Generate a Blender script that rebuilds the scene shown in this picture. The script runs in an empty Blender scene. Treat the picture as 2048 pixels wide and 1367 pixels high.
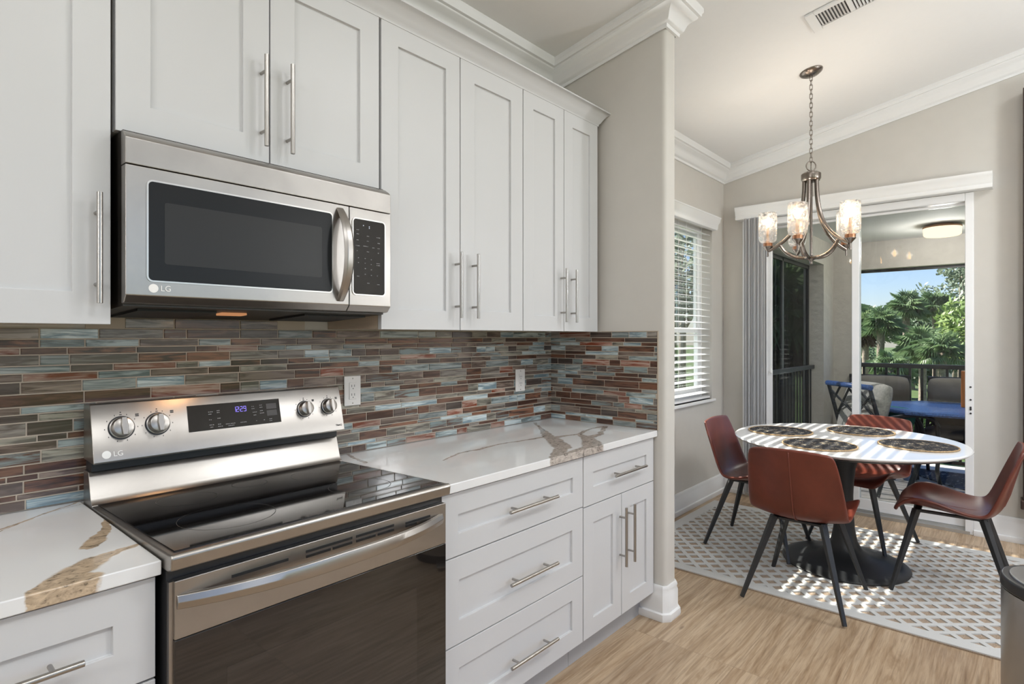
import bpy, bmesh, math, random
from mathutils import Vector, Matrix, noise
random.seed(7)
PI = math.pi
sc = bpy.context.scene
COL = sc.collection

# ------------------------------------------------------------------ camera
cam_d = bpy.data.cameras.new('camera'); cam = bpy.data.objects.new('camera', cam_d); COL.objects.link(cam)
cam.location = (-0.41965, -1.96444, 1.37099)
cam.rotation_euler = (PI/2, 0, 0.7188658632 - PI/2)
cam_d.sensor_width = 36.0; cam_d.lens = 1155.0/2048*36.0
cam_d.shift_y = -(683.5-671.78)/2048
cam_d.clip_start = 0.02; cam_d.clip_end = 600
sc.camera = cam

# ------------------------------------------------------------------ world, sun, exposure
sc.view_settings.view_transform = 'Standard'; sc.view_settings.look = 'None'
sc.view_settings.exposure = 0.0; sc.view_settings.gamma = 1.0; sc.view_settings.use_curve_mapping = False
sc.cycles.transparent_max_bounces = 48
w = bpy.data.worlds.new('sky'); sc.world = w; w.use_nodes = True
wt = w.node_tree; wt.nodes.clear()
sky = wt.nodes.new('ShaderNodeTexSky'); sky.sky_type = 'NISHITA'; sky.sun_disc = False
sky.sun_elevation = math.radians(41); sky.sun_rotation = 0.0; sky.air_density = 1.0; sky.dust_density = 0.4; sky.ozone_density = 1.6
bg = wt.nodes.new('ShaderNodeBackground'); bg.inputs['Strength'].default_value = 0.20
wo = wt.nodes.new('ShaderNodeOutputWorld')
tint = wt.nodes.new('ShaderNodeMix'); tint.data_type = 'RGBA'; tint.blend_type = 'MULTIPLY'; tint.inputs[0].default_value = 1.0; tint.inputs[7].default_value = (0.70, 0.74, 0.92, 1)
wt.links.new(sky.outputs[0], tint.inputs[6]); wt.links.new(tint.outputs[2], bg.inputs[0]); wt.links.new(bg.outputs[0], wo.inputs[0])

sun_d = bpy.data.lights.new('sun', 'SUN'); sun = bpy.data.objects.new('sun', sun_d); COL.objects.link(sun)
sun_d.energy = 12.0; sun_d.angle = math.radians(0.53); sun_d.color = (1.0, 0.95, 0.86)
sun.rotation_euler = Vector((0.03, -1.15, -1.0)).to_track_quat('-Z', 'Y').to_euler()

def recessed(x, y, e, size=0.5, col=(0.96, 0.985, 1.0)):  # unseen disk lamps added under the ceiling as fill light
    z = 2.845 - 0.197*y - 0.03
    d = bpy.data.lights.new('ceiling_fill_lamp', 'AREA'); d.shape = 'DISK'; d.size = size; d.energy = e; d.color = col
    o = bpy.data.objects.new('ceiling_fill_lamp', d); o.location = (x, y, z); COL.objects.link(o)
for (x, y, e) in [(-1.5, -1.9, 15), (-1.3, -3.0, 20), (0.5, -2.9, 24), (2.0, -2.6, 28), (3.6, -3.3, 26)]:
    recessed(x, y, e)
def lamp(kind, loc, e, col, size=0.05, rot=None, sy=None):
    d = bpy.data.lights.new('lamp', kind); d.energy = e; d.color = col
    if kind == 'AREA':
        d.size = size
        if sy: d.shape = 'RECTANGLE'; d.size_y = sy
    else: d.shadow_soft_size = size
    o = bpy.data.objects.new('lamp', d); o.location = loc; COL.objects.link(o)
    if rot: o.rotation_euler = rot
    return o

for (x, y, z, e) in [(-2.3, -1.6, 2.0, 36), (0.4, -3.9, 2.0, 10), (2.4, -3.7, 2.1, 20), (3.5, -3.3, 2.0, 58)]:
    lamp('POINT', (x, y, z), e, (0.95, 0.98, 1.0), 0.16).name = 'room_fill_lamp'  # unseen point lamps added to brighten the ceiling and walls

# ------------------------------------------------------------------ materials
class NT:
    def __init__(s, name):
        s.m = bpy.data.materials.new(name); s.m.use_nodes = True; s.t = s.m.node_tree; s.t.nodes.clear()
        s.out = s.t.nodes.new('ShaderNodeOutputMaterial')
    def n(s, typ, ins=None, **props):
        nd = s.t.nodes.new(typ)
        for k, v in props.items(): setattr(nd, k, v)
        for k, v in (ins or {}).items():
            sock = nd.inputs[k]
            if isinstance(v, bpy.types.NodeSocket): s.t.links.new(v, sock)
            else: sock.default_value = v
        return nd
    def bsdf(s, **kw):
        names = dict(color='Base Color', rough='Roughness', metal='Metallic', normal='Normal', spec='Specular IOR Level', coat='Coat Weight', coatr='Coat Roughness', emit='Emission Color', es='Emission Strength', trans='Transmission Weight', ior='IOR', sheen='Sheen Weight', aniso='Anisotropic', subs='Subsurface Weight')
        ins = {}
        for k, v in kw.items():
            if k in ('color', 'emit') and isinstance(v, tuple) and len(v) == 3: v = v + (1,)
            ins[names[k]] = v
        b = s.n('ShaderNodeBsdfPrincipled', ins); s.t.links.new(b.outputs[0], s.out.inputs[0]); return b
    def coord(s, kind='Object', scale=(1, 1, 1), loc=(0, 0, 0), rot=(0, 0, 0)):
        c = s.n('ShaderNodeTexCoord')
        mp = s.n('ShaderNodeMapping', {'Vector': c.outputs[kind], 'Scale': scale, 'Location': loc, 'Rotation': rot})
        return mp.outputs[0]
    def noise(s, vec, scale, detail=2, rough=0.5, dist=0.0):
        return s.n('ShaderNodeTexNoise', {'Vector': vec, 'Scale': scale, 'Detail': detail, 'Roughness': rough, 'Distortion': dist})
    def ramp(s, fac, stops, interp='LINEAR'):
        r = s.n('ShaderNodeValToRGB', {'Fac': fac}); r.color_ramp.interpolation = interp
        els = r.color_ramp.elements
        while len(els) < len(stops): els.new(0.5)
        for e, (p, c) in zip(els, stops): e.position = p; e.color = c if len(c) == 4 else tuple(c)+(1,)
        return r.outputs[0]
    def mix(s, fac, a, b, blend='MIX'):
        m = s.n('ShaderNodeMix', data_type='RGBA', blend_type=blend)
        for sock, v in ((m.inputs[0], fac), (m.inputs[6], a), (m.inputs[7], b)):
            if isinstance(v, bpy.types.NodeSocket): s.t.links.new(v, sock)
            else: sock.default_value = (v + (1,)) if isinstance(v, tuple) and len(v) == 3 else v
        return m.outputs[2]
    def math(s, op, a, b=None, c=None, clamp=False):
        m = s.n('ShaderNodeMath', operation=op, use_clamp=clamp)
        for i, v in enumerate((a, b, c)):
            if v is None: continue
            if isinstance(v, bpy.types.NodeSocket): s.t.links.new(v, m.inputs[i])
            else: m.inputs[i].default_value = v
        return m.outputs[0]
    def bump(s, h, strength=0.2, dist=0.01):
        return s.n('ShaderNodeBump', {'Height': h, 'Strength': strength, 'Distance': dist}).outputs[0]

def simple(name, color, rough=0.5, metal=0.0, **kw):
    t = NT(name); t.bsdf(color=color, rough=rough, metal=metal, **kw); return t.m
def textured(name, color, rough, nscale, bstr, bdist=0.004, var=0.06, metal=0.0, scale=(1, 1, 1), detail=4, **kw):
    t = NT(name); v = t.coord(scale=scale); n = t.noise(v, nscale, detail)
    lo = tuple(c*(1-var) for c in color); hi = tuple(min(1, c*(1+var)) for c in color)
    t.bsdf(color=t.ramp(n.outputs[0], [(0.3, lo), (0.7, hi)]), rough=rough, metal=metal, normal=t.bump(n.outputs[0], bstr, bdist), **kw)
    return t.m
M = {}
M['wall'] = textured('wall_paint', (0.60, 0.575, 0.535), 0.75, 9, 0.10, 0.01, 0.015)
M['white'] = simple('white_trim_paint', (0.82, 0.82, 0.82), 0.35)
M['ceiling'] = textured('ceiling_paint', (0.84, 0.84, 0.84), 0.85, 25, 0.03, 0.004, 0.005)
M['cab'] = simple('cabinet_paint', (0.615, 0.615, 0.622), 0.38)
M['carcass'] = textured('cabinet_carcass_wood', (0.50, 0.40, 0.30), 0.5, 12, 0.02, 0.002, 0.08, scale=(1, 1, 6))
M['vinyl'] = simple('white_vinyl', (0.84, 0.84, 0.85), 0.3)
M['plastic_w'] = simple('outlet_plastic', (0.80, 0.77, 0.74), 0.35)
M['dark'] = simple('dark_slot', (0.012, 0.012, 0.012), 0.5)
M['blackmetal'] = textured('black_powder_coat', (0.022, 0.023, 0.025), 0.42, 60, 0.05, 0.001)
M['nickel'] = simple('brushed_nickel', (0.42, 0.40, 0.375), 0.3, 1.0)
M['toe'] = simple('toe_kick_shade_grey', (0.42, 0.42, 0.43), 0.5)  # darker than the cabinet paint; shade under the fronts put into the colour
M['chrome'] = simple('chrome', (0.75, 0.75, 0.75), 0.12, 1.0)
M['rimsteel'] = simple('polished_rim_steel', (0.62, 0.60, 0.57), 0.3, 1.0)
M['logo'] = simple('logo_silver', (0.90, 0.89, 0.87), 0.5)
M['ink'] = simple('printed_ink', (0.05, 0.05, 0.05), 0.6)
M['greyink'] = simple('pale_grey_ink', (0.30, 0.30, 0.31), 0.6)
M['blackglass'] = simple('black_ceramic_glass', (0.008, 0.007, 0.007), 0.04, 0, spec=0.6)
M['ovenglass'] = simple('oven_door_glass', (0.012, 0.010, 0.009), 0.03, 0, spec=0.9)
M['micglass'] = simple('microwave_window_glass', (0.014, 0.0145, 0.015), 0.28, 0, spec=0.25)
M['micglass_in'] = simple('microwave_window_mesh', (0.034, 0.034, 0.034), 0.30, 0, spec=0.25)
M['darkplastic'] = simple('black_plastic', (0.018, 0.018, 0.02), 0.35)
M['darkwood'] = textured('dark_brown_wood', (0.045, 0.022, 0.015), 0.4, 6, 0.05, 0.002, 0.2, scale=(8, 8, 1))

def stainless(name, color, axis, rough=0.27):
    t = NT(name)
    sca = {'x': (1.5, 90, 90), 'z': (90, 90, 1.5)}[axis]
    v = t.coord(scale=sca); n = t.noise(v, 6, 3, 0.6)
    v2 = t.coord(); s2 = t.noise(v2, 7, 4, 0.6, 0.6)
    r = t.math('ADD', t.math('MULTIPLY', n.outputs[0], 0.10), rough-0.05)
    r = t.math('ADD', r, t.math('MULTIPLY', s2.outputs[0], 0.10))
    c = t.ramp(s2.outputs[0], [(0.25, tuple(k*0.88 for k in color)), (0.75, color)])
    t.bsdf(color=c, rough=r, metal=1.0, normal=t.bump(n.outputs[0], 0.05, 0.0008))
    return t.m
M['steel'] = stainless('stainless_steel', (0.44, 0.415, 0.39), 'x')
M['steelv'] = stainless('stainless_steel_can', (0.42, 0.42, 0.42), 'z', 0.30)

def leather():
    t = NT('cognac_leather'); v = t.coord(); n = t.noise(v, 5, 4, 0.6); f = t.noise(v, 220, 3, 0.6)
    c = t.ramp(n.outputs[0], [(0.25, (0.100, 0.022, 0.014)), (0.75, (0.185, 0.042, 0.025))])
    t.bsdf(color=c, rough=0.34, normal=t.bump(f.outputs[0], 0.12, 0.0012), spec=0.5); return t.m
M['leather'] = leather()
M['seam'] = simple('leather_piping', (0.20, 0.055, 0.036), 0.4)

def floor_mat():
    t = NT('oak_plank_floor'); c = t.coord()
    br = t.n('ShaderNodeTexBrick', {'Vector': c, 'Scale': 1.0, 'Mortar Size': 0.0016, 'Mortar Smooth': 0.3, 'Brick Width': 1.22, 'Row Height': 0.18,
             'Color1': (0, 0, 0, 1), 'Color2': (1, 1, 1, 1), 'Mortar': (0.5, 0.5, 0.5, 1)}, offset=0.37, offset_frequency=1)
    pid = br.outputs['Color']; mort = br.outputs['Fac']
    off = t.n('ShaderNodeVectorMath', {0: pid, 1: (37.0, 11.0, 5.0)}, operation='MULTIPLY').outputs[0]
    st = t.n('ShaderNodeMapping', {'Vector': c, 'Scale': (0.95, 12, 1)}).outputs[0]
    vv = t.n('ShaderNodeVectorMath', {0: st, 1: off}, operation='ADD').outputs[0]
    g = t.noise(vv, 1.35, 7, 0.68, 2.2)
    st2 = t.n('ShaderNodeMapping', {'Vector': c, 'Scale': (5, 120, 1)}).outputs[0]
    g2 = t.noise(t.n('ShaderNodeVectorMath', {0: st2, 1: off}, operation='ADD').outputs[0], 1.0, 3, 0.6, 0.4)
    col = t.ramp(g.outputs[0], [(0.24, (0.20, 0.125, 0.072)), (0.40, (0.38, 0.265, 0.165)), (0.55, (0.50, 0.375, 0.255)), (0.78, (0.62, 0.49, 0.355))])
    col = t.mix(t.math('MULTIPLY', t.ramp(g2.outputs[0], [(0.46, (0, 0, 0)), (0.72, (1, 1, 1))]), 0.50), col, (0.17, 0.105, 0.06))
    kn = t.n('ShaderNodeTexVoronoi', {'Vector': t.n('ShaderNodeMapping', {'Vector': c, 'Scale': (2.2, 6.0, 1)}).outputs[0], 'Scale': 1.0})
    col = t.mix(t.ramp(kn.outputs['Distance'], [(0.02, (0.85, 0.85, 0.85)), (0.075, (0, 0, 0))]), col, (0.12, 0.065, 0.035))
    tone = t.ramp(pid, [(0.0, (0.84, 0.82, 0.80)), (0.5, (1, 1, 1)), (1.0, (1.10, 1.08, 1.05))])
    col = t.mix(1.0, col, tone, 'MULTIPLY')
    col = t.mix(t.math('MULTIPLY', mort, 0.3), col, (0.11, 0.07, 0.04))
    h = t.math('SUBTRACT', t.math('MULTIPLY', g2.outputs[0], 0.3), mort)
    t.bsdf(color=col, rough=0.42, normal=t.bump(h, 0.15, 0.001)); return t.m
M['floor'] = floor_mat()

def tile_mat():
    t = NT('glass_mosaic_tile')
    a = t.n('ShaderNodeAttribute', attribute_name='colA').outputs['Color']; b = t.n('ShaderNodeAttribute', attribute_name='colB').outputs['Color']
    tc = t.n('ShaderNodeAttribute', attribute_name='tc').outputs['Vector']
    v = t.n('ShaderNodeMapping', {'Vector': tc, 'Scale': (6, 62, 1)}).outputs[0]
    n = t.noise(v, 1.0, 4, 0.6, 0.9)
    v2 = t.n('ShaderNodeMapping', {'Vector': tc, 'Scale': (12, 190, 1)}).outputs[0]
    n2 = t.noise(v2, 1.0, 3, 0.6, 0.3)
    f = t.ramp(n.outputs[0], [(0.40, (0, 0, 0)), (0.58, (1, 1, 1))])
    c = t.mix(f, a, b)
    c = t.mix(t.math('MULTIPLY', t.ramp(n2.outputs[0], [(0.5, (0, 0, 0)), (0.75, (1, 1, 1))]), 0.45), c, (0.10, 0.065, 0.05))
    t.bsdf(color=c, rough=0.16, spec=0.5, normal=t.bump(n.outputs[0], 0.06, 0.002), coat=0.3, coatr=0.05); return t.m
M['tile'] = tile_mat()
M['grout'] = simple('grout', (0.50, 0.43, 0.35), 0.8)

def seg_group():
    g = bpy.data.node_groups.new('vein_segment', 'ShaderNodeTree')
    for nme, ty in (('P', 'NodeSocketVector'), ('A', 'NodeSocketVector'), ('B', 'NodeSocketVector'), ('W0', 'NodeSocketFloat'), ('W1', 'NodeSocketFloat'), ('Prev', 'NodeSocketFloat')):
        g.interface.new_socket(nme, in_out='INPUT', socket_type=ty)
    g.interface.new_socket('Mask', in_out='OUTPUT', socket_type='NodeSocketFloat')
    gi = g.nodes.new('NodeGroupInput'); go = g.nodes.new('NodeGroupOutput'); L = g.links.new
    def vm(op, a, b=None):
        n = g.nodes.new('ShaderNodeVectorMath'); n.operation = op; L(a, n.inputs[0])
        if b is not None: L(b, n.inputs[1])
        return n
    def mt(op, a, b, clamp=False):
        n = g.nodes.new('ShaderNodeMath'); n.operation = op; n.use_clamp = clamp
        for i, v in enumerate((a, b)):
            if isinstance(v, bpy.types.NodeSocket): L(v, n.inputs[i])
            else: n.inputs[i].default_value = v
        return n.outputs[0]
    pa = vm('SUBTRACT', gi.outputs['P'], gi.outputs['A']).outputs[0]; ba = vm('SUBTRACT', gi.outputs['B'], gi.outputs['A']).outputs[0]
    h = mt('DIVIDE', vm('DOT_PRODUCT', pa, ba).outputs['Value'], vm('DOT_PRODUCT', ba, ba).outputs['Value'], True)
    sc_ = vm('SCALE', ba); L(h, sc_.inputs['Scale'])
    d = vm('LENGTH', vm('SUBTRACT', pa, sc_.outputs[0]).outputs[0]).outputs['Value']
    wv = mt('ADD', gi.outputs['W0'], mt('MULTIPLY', h, mt('SUBTRACT', gi.outputs['W1'], gi.outputs['W0'])))
    m = mt('MULTIPLY', mt('SUBTRACT', mt('DIVIDE', wv, d), 1.0), 4.0, True)
    L(mt('MAXIMUM', m, gi.outputs['Prev']), go.inputs['Mask'])
    return g
SEG = seg_group()
def quartz(name, segs, tint):
    t = NT(name); c = t.coord()
    sep = t.n('ShaderNodeSeparateXYZ', {0: c}); flat = t.n('ShaderNodeCombineXYZ', {'X': sep.outputs[0], 'Y': sep.outputs[1], 'Z': 0.0}).outputs[0]
    nz = t.noise(c, 24, 5, 0.6); nz2 = t.noise(c, 7, 2, 0.5)
    dv = t.n('ShaderNodeVectorMath', {0: t.n('ShaderNodeVectorMath', {0: nz.outputs['Color'], 1: (0.5, 0.5, 0.5)}, operation='SUBTRACT').outputs[0], 1: (0.026, 0.026, 0.0)}, operation='MULTIPLY').outputs[0]
    dv2 = t.n('ShaderNodeVectorMath', {0: t.n('ShaderNodeVectorMath', {0: nz2.outputs['Color'], 1: (0.5, 0.5, 0.5)}, operation='SUBTRACT').outputs[0], 1: (0.03, 0.03, 0.0)}, operation='MULTIPLY').outputs[0]
    p = t.n('ShaderNodeVectorMath', {0: t.n('ShaderNodeVectorMath', {0: flat, 1: dv}, operation='ADD').outputs[0], 1: dv2}, operation='ADD').outputs[0]
    prev = 0.0
    for (ax, ay, bx, by, w0, w1) in segs:
        g = t.n('ShaderNodeGroup', node_tree=SEG)
        t.t.links.new(p, g.inputs['P']); g.inputs['A'].default_value = (ax, ay, 0); g.inputs['B'].default_value = (bx, by, 0)
        g.inputs['W0'].default_value = w0; g.inputs['W1'].default_value = w1
        if isinstance(prev, float): g.inputs['Prev'].default_value = prev
        else: t.t.links.new(prev, g.inputs['Prev'])
        prev = g.outputs[0]
    v = t.n('ShaderNodeMapping', {'Vector': c, 'Scale': (30, 60, 60), 'Rotation': (0, 0, 0.6)}).outputs[0]
    k = t.noise(v, 1.0, 5, 0.65, 1.5)
    vein = t.ramp(k.outputs[0], [(0.36, tuple(x*0.42 for x in tint)), (0.44, tuple(x*0.95 for x in tint)), (0.58, tuple(min(1, x*1.25) for x in tint)), (0.75, tuple(min(1, x*1.5) for x in tint))])
    cloud = t.noise(c, 2.5, 3, 0.5)
    base = t.ramp(cloud.outputs[0], [(0.3, (0.77, 0.77, 0.77)), (0.7, (0.82, 0.82, 0.82))])
    t.bsdf(color=t.mix(prev, base, vein), rough=0.10, spec=0.5); return t.m
VR = [(.80, -.19, .843, -.02, .010, .007), (1.016, -.374, 1.126, -.326, .003, .007), (1.126, -.326, 1.268, -.324, .008, .010), (1.268, -.324, 1.389, -.313, .010, .008), (1.389, -.313, 1.508, -.333, .007, .010), (1.508, -.333, 1.68, -.35, .009, .014),
      (1.95, -.05, 1.844, -.172, .009, .011), (1.844, -.172, 1.69, -.335, .012, .030), (1.69, -.335, 1.60, -.45, .032, .042), (1.60, -.45, 1.50, -.56, .040, .045), (1.50, -.56, 1.33, -.66, .035, .03),
      (1.66, -.39, 1.817, -.425, .018, .014), (1.817, -.425, 1.984, -.375, .012, .010), (1.984, -.375, 2.10, -.39, .010, .012), (2.10, -.39, 1.884, -.501, .014, .014), (1.884, -.501, 1.76, -.51, .016, .03), (1.817, -.425, 1.75, -.52, .012, .034), (1.75, -.52, 1.60, -.645, .036, .055), (1.60, -.645, 1.36, -.665, .035, .030)]
VL = [(-.30, -.235, -.131, -.114, .007, .005), (-.131, -.114, -.006, -.015, .005, .003), (-.24, -.22, -.10, -.085, .002, .002), (-.10, -.085, .0, -.04, .002, .001),
      (-.002, -.26, -.03, -.345, .007, .012), (-.03, -.345, -.057, -.405, .012, .020), (-.057, -.405, -.078, -.455, .022, .018),
      (.01, -.506, -.055, -.532, .005, .012), (-.055, -.532, -.095, -.555, .014, .030), (-.095, -.555, -.15, -.605, .034, .036), (-.15, -.605, -.205, -.648, .034, .018), (-.13, -.63, -.18, -.67, .030, .034)]
M['quartzR'] = quartz('white_quartz_veined', VR, (0.42, 0.37, 0.33))
M['quartzL'] = quartz('white_quartz_tan_veined', VL, (0.47, 0.36, 0.25))
VTab = [(3.1, -.9, 3.5, -1.05, .004, .008), (3.5, -1.05, 3.95, -1.0, .007, .004), (3.3, -1.6, 3.6, -1.4, .005, .006), (3.6, -1.4, 4.0, -1.35, .006, .003)]
M['marble'] = quartz('white_marble_top', VTab, (0.60, 0.58, 0.57))

def rug_mat(name, c1, c2, ns, bd):
    t = NT(name); v = t.coord(scale=(1, 4, 1)); n = t.noise(v, ns, 4, 0.7)
    t.bsdf(color=t.ramp(n.outputs[0], [(0.3, c1), (0.7, c2)]), rough=0.9, normal=t.bump(n.outputs[0], 0.5, bd), sheen=0.2); return t.m
M['rug_base'] = rug_mat('rug_tan_ribbed_pile', (0.20, 0.13, 0.08), (0.52, 0.40, 0.29), 110, 0.004)
M['rug_top'] = rug_mat('rug_ivory_pile', (0.52, 0.52, 0.51), (0.64, 0.64, 0.63), 160, 0.002)
def mat_weave():
    t = NT('black_rope_weave'); c = t.coord(); vo = t.n('ShaderNodeTexVoronoi', {'Vector': c, 'Scale': 95.0})
    n = t.noise(c, 30, 3, 0.6)
    col = t.ramp(n.outputs[0], [(0.54, (0.016, 0.016, 0.021)), (0.66, (0.30, 0.25, 0.18))])
    t.bsdf(color=col, rough=0.7, normal=t.bump(vo.outputs['Distance'], 1.0, -0.006)); return t.m
M['weave'] = mat_weave()
M['jute'] = textured('jute_rim', (0.42, 0.29, 0.16), 0.8, 120, 0.5, 0.003, 0.3)

def pane(name, tint, rough=0.0, reflect=1.0, ior=1.45):
    t = NT(name); tr = t.n('ShaderNodeBsdfTransparent', {'Color': tint+(1,)}); gl = t.n('ShaderNodeBsdfGlossy', {'Color': (1, 1, 1, 1), 'Roughness': rough})
    fr = t.n('ShaderNodeFresnel', {'IOR': ior}); f = t.math('MULTIPLY', fr.outputs[0], reflect)
    mx = t.n('ShaderNodeMixShader', {0: f, 1: tr.outputs[0], 2: gl.outputs[0]}); t.t.links.new(mx.outputs[0], t.out.inputs[0]); return t.m
M['pane'] = pane('door_glass', (0.97, 0.985, 0.98), reflect=0.55)
M['winpane'] = pane('window_glass', (0.95, 0.97, 0.96), reflect=0.4)
def shade_mat():
    t = NT('hammered_glass'); c = t.coord(); vo = t.n('ShaderNodeTexVoronoi', {'Vector': c, 'Scale': 62.0}, feature='SMOOTH_F1')
    b = t.bump(vo.outputs['Distance'], 0.9, 0.012)
    tr = t.n('ShaderNodeBsdfTransparent', {'Color': (0.93, 0.94, 0.95, 1)}); gl = t.n('ShaderNodeBsdfGlass', {'Color': (1, 1, 1, 1), 'Roughness': 0.05, 'IOR': 1.3, 'Normal': b})
    df = t.n('ShaderNodeBsdfTranslucent', {'Color': (0.9, 0.9, 0.92, 1), 'Normal': b})
    mx = t.n('ShaderNodeMixShader', {0: 0.62, 1: tr.outputs[0], 2: gl.outputs[0]}); m2 = t.n('ShaderNodeMixShader', {0: t.math('MULTIPLY', t.ramp(vo.outputs['Distance'], [(0.2, (0, 0, 0)), (0.6, (1, 1, 1))]), 0.13), 1: mx.outputs[0], 2: df.outputs[0]})
    t.t.links.new(m2.outputs[0], t.out.inputs[0]); return t.m
M['shade'] = shade_mat()
def emit(name, col, s):
    t = NT(name); e = t.n('ShaderNodeEmission', {'Color': col+(1,), 'Strength': s}); t.t.links.new(e.outputs[0], t.out.inputs[0]); return t.m
M['bulb'] = emit('warm_bulb', (1.0, 0.55, 0.20), 22.0)
M['digits'] = emit('violet_led_digits', (0.30, 0.24, 1.0), 1.6)
M['dot'] = emit('white_led_dot', (0.8, 0.85, 1.0), 1.2)
M['lanailamp'] = emit('drum_diffuser_glow', (1.0, 0.80, 0.55), 1.6)
M['pinkled'] = emit('warm_underlight', (1.0, 0.45, 0.2), 0.5)
M['bronze'] = simple('brushed_bronze_nickel', (0.25, 0.215, 0.19), 0.26, 1.0)
M['copper'] = simple('copper_cup', (0.42, 0.20, 0.11), 0.3, 1.0)
M['candle'] = simple('candle_sleeve', (0.55, 0.34, 0.20), 0.5)
M['vane'] = simple('vertical_vane_vinyl', (0.66, 0.66, 0.67), 0.5)
M['slat'] = simple('white_blind_slat', (0.84, 0.84, 0.84), 0.4)
M['stucco'] = textured('stucco', (0.58, 0.55, 0.50), 0.85, 14, 0.5, 0.02, 0.04, detail=6)
M['lanaiceil'] = simple('lanai_ceiling_paint', (0.80, 0.79, 0.77), 0.8)
M['lanaifloor'] = textured('lanai_tile', (0.64, 0.60, 0.55), 0.5, 5, 0.05, 0.003, 0.08)
M['patiometal'] = simple('dark_cast_aluminium', (0.035, 0.04, 0.05), 0.4, 0.3)
M['bluemetal'] = textured('blue_table_enamel', (0.05, 0.12, 0.34), 0.35, 70, 0.6, 0.004, 0.5)
M['taupe'] = textured('taupe_cushion_fabric', (0.25, 0.23, 0.205), 0.8, 9, 0.3, 0.02, 0.08)
M['greyc'] = textured('grey_cushion_fabric', (0.42, 0.41, 0.38), 0.85, 60, 0.3, 0.004, 0.2)
M['teal'] = simple('teal_pillow_fabric', (0.015, 0.13, 0.12), 0.8)
M['orange'] = simple('orange_enamel', (0.70, 0.20, 0.02), 0.4)
M['woodring'] = simple('wood_ring', (0.42, 0.20, 0.08), 0.5)
def navyrug():
    t = NT('navy_patterned_rug'); c = t.coord(); n = t.noise(t.n('ShaderNodeMapping', {'Vector': c, 'Scale': (9, 22, 1), 'Rotation': (0, 0, 0.5)}).outputs[0], 1.0, 4, 0.7, 1.0)
    t.bsdf(color=t.ramp(n.outputs[0], [(0.56, (0.012, 0.025, 0.075)), (0.66, (0.50, 0.54, 0.60))]), rough=0.8); return t.m
M['navyrug'] = navyrug()
def screen_mat():
    t = NT('sun_screen_mesh'); tr = t.n('ShaderNodeBsdfTransparent', {'Color': (0.55, 0.55, 0.57, 1)}); d = t.n('ShaderNodeBsdfDiffuse', {'Color': (0.02, 0.02, 0.022, 1)})
    mx = t.n('ShaderNodeMixShader', {0: 0.25, 1: tr.outputs[0], 2: d.outputs[0]}); t.t.links.new(mx.outputs[0], t.out.inputs[0]); return t.m
M['screen'] = screen_mat()
def leafm(name, c1, c2, rough=0.45):
    t = NT(name); n = t.noise(t.coord(), 1.3, 3, 0.6); r = t.n('ShaderNodeObjectInfo')
    col = t.ramp(n.outputs[0], [(0.3, c1), (0.7, c2)])
    b = t.n('ShaderNodeBsdfPrincipled', {'Base Color': col, 'Roughness': rough}); tl = t.n('ShaderNodeBsdfTranslucent', {'Color': col})
    mx = t.n('ShaderNodeMixShader', {0: 0.3, 1: b.outputs[0], 2: tl.outputs[0]}); t.t.links.new(mx.outputs[0], t.out.inputs[0]); return t.m
M['palm'] = leafm('palm_frond_green', (0.13, 0.22, 0.11), (0.30, 0.40, 0.19))
M['leafd'] = leafm('dark_leaf', (0.08, 0.15, 0.08), (0.15, 0.24, 0.11))
M['leafy'] = leafm('yellow_green_leaf', (0.13, 0.24, 0.05), (0.30, 0.40, 0.10))
M['leafg'] = leafm('olive_leaf', (0.13, 0.19, 0.12), (0.25, 0.30, 0.19))
M['deadfrond'] = simple('dead_frond_brown', (0.10, 0.055, 0.035), 0.9)
M['trunk'] = textured('palm_trunk_bark', (0.30, 0.24, 0.19), 0.9, 9, 0.6, 0.05, 0.25)
M['grass'] = textured('lawn_grass', (0.085, 0.135, 0.035), 0.9, 0.25, 0.1, 0.05, 0.35)
M['bldg'] = simple('far_building_stucco', (0.50, 0.46, 0.40), 0.8)
M['bldgroof'] = simple('far_building_roof', (0.10, 0.10, 0.11), 0.8)

# ------------------------------------------------------------------ mesh helpers
def box(bm, x0, x1, y0, y1, z0, z1):
    vs = [bm.verts.new(p) for p in ((x0, y0, z0), (x1, y0, z0), (x1, y1, z0), (x0, y1, z0), (x0, y0, z1), (x1, y0, z1), (x1, y1, z1), (x0, y1, z1))]
    for f in ((3, 2, 1, 0), (4, 5, 6, 7), (0, 1, 5, 4), (1, 2, 6, 5), (2, 3, 7, 6), (3, 0, 4, 7)): bm.faces.new([vs[i] for i in f])
    return bm
def mbox(bm, mat4, sx, sy, sz):
    b2 = bmesh.new(); box(b2, -sx/2, sx/2, -sy/2, sy/2, -sz/2, sz/2); b2.transform(mat4); merge(bm, b2)
def merge(bm, b2):
    me = bpy.data.meshes.new('t'); b2.to_mesh(me); b2.free(); bm.from_mesh(me); bpy.data.meshes.remove(me)
def frame_of(d, upv=None):
    d = Vector(d).normalized(); up = Vector(upv) if upv else (Vector((0, 0, 1)) if abs(d.z) < 0.95 else Vector((1, 0, 0)))
    a = up.cross(d).normalized(); b = d.cross(a); return a, b
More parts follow.
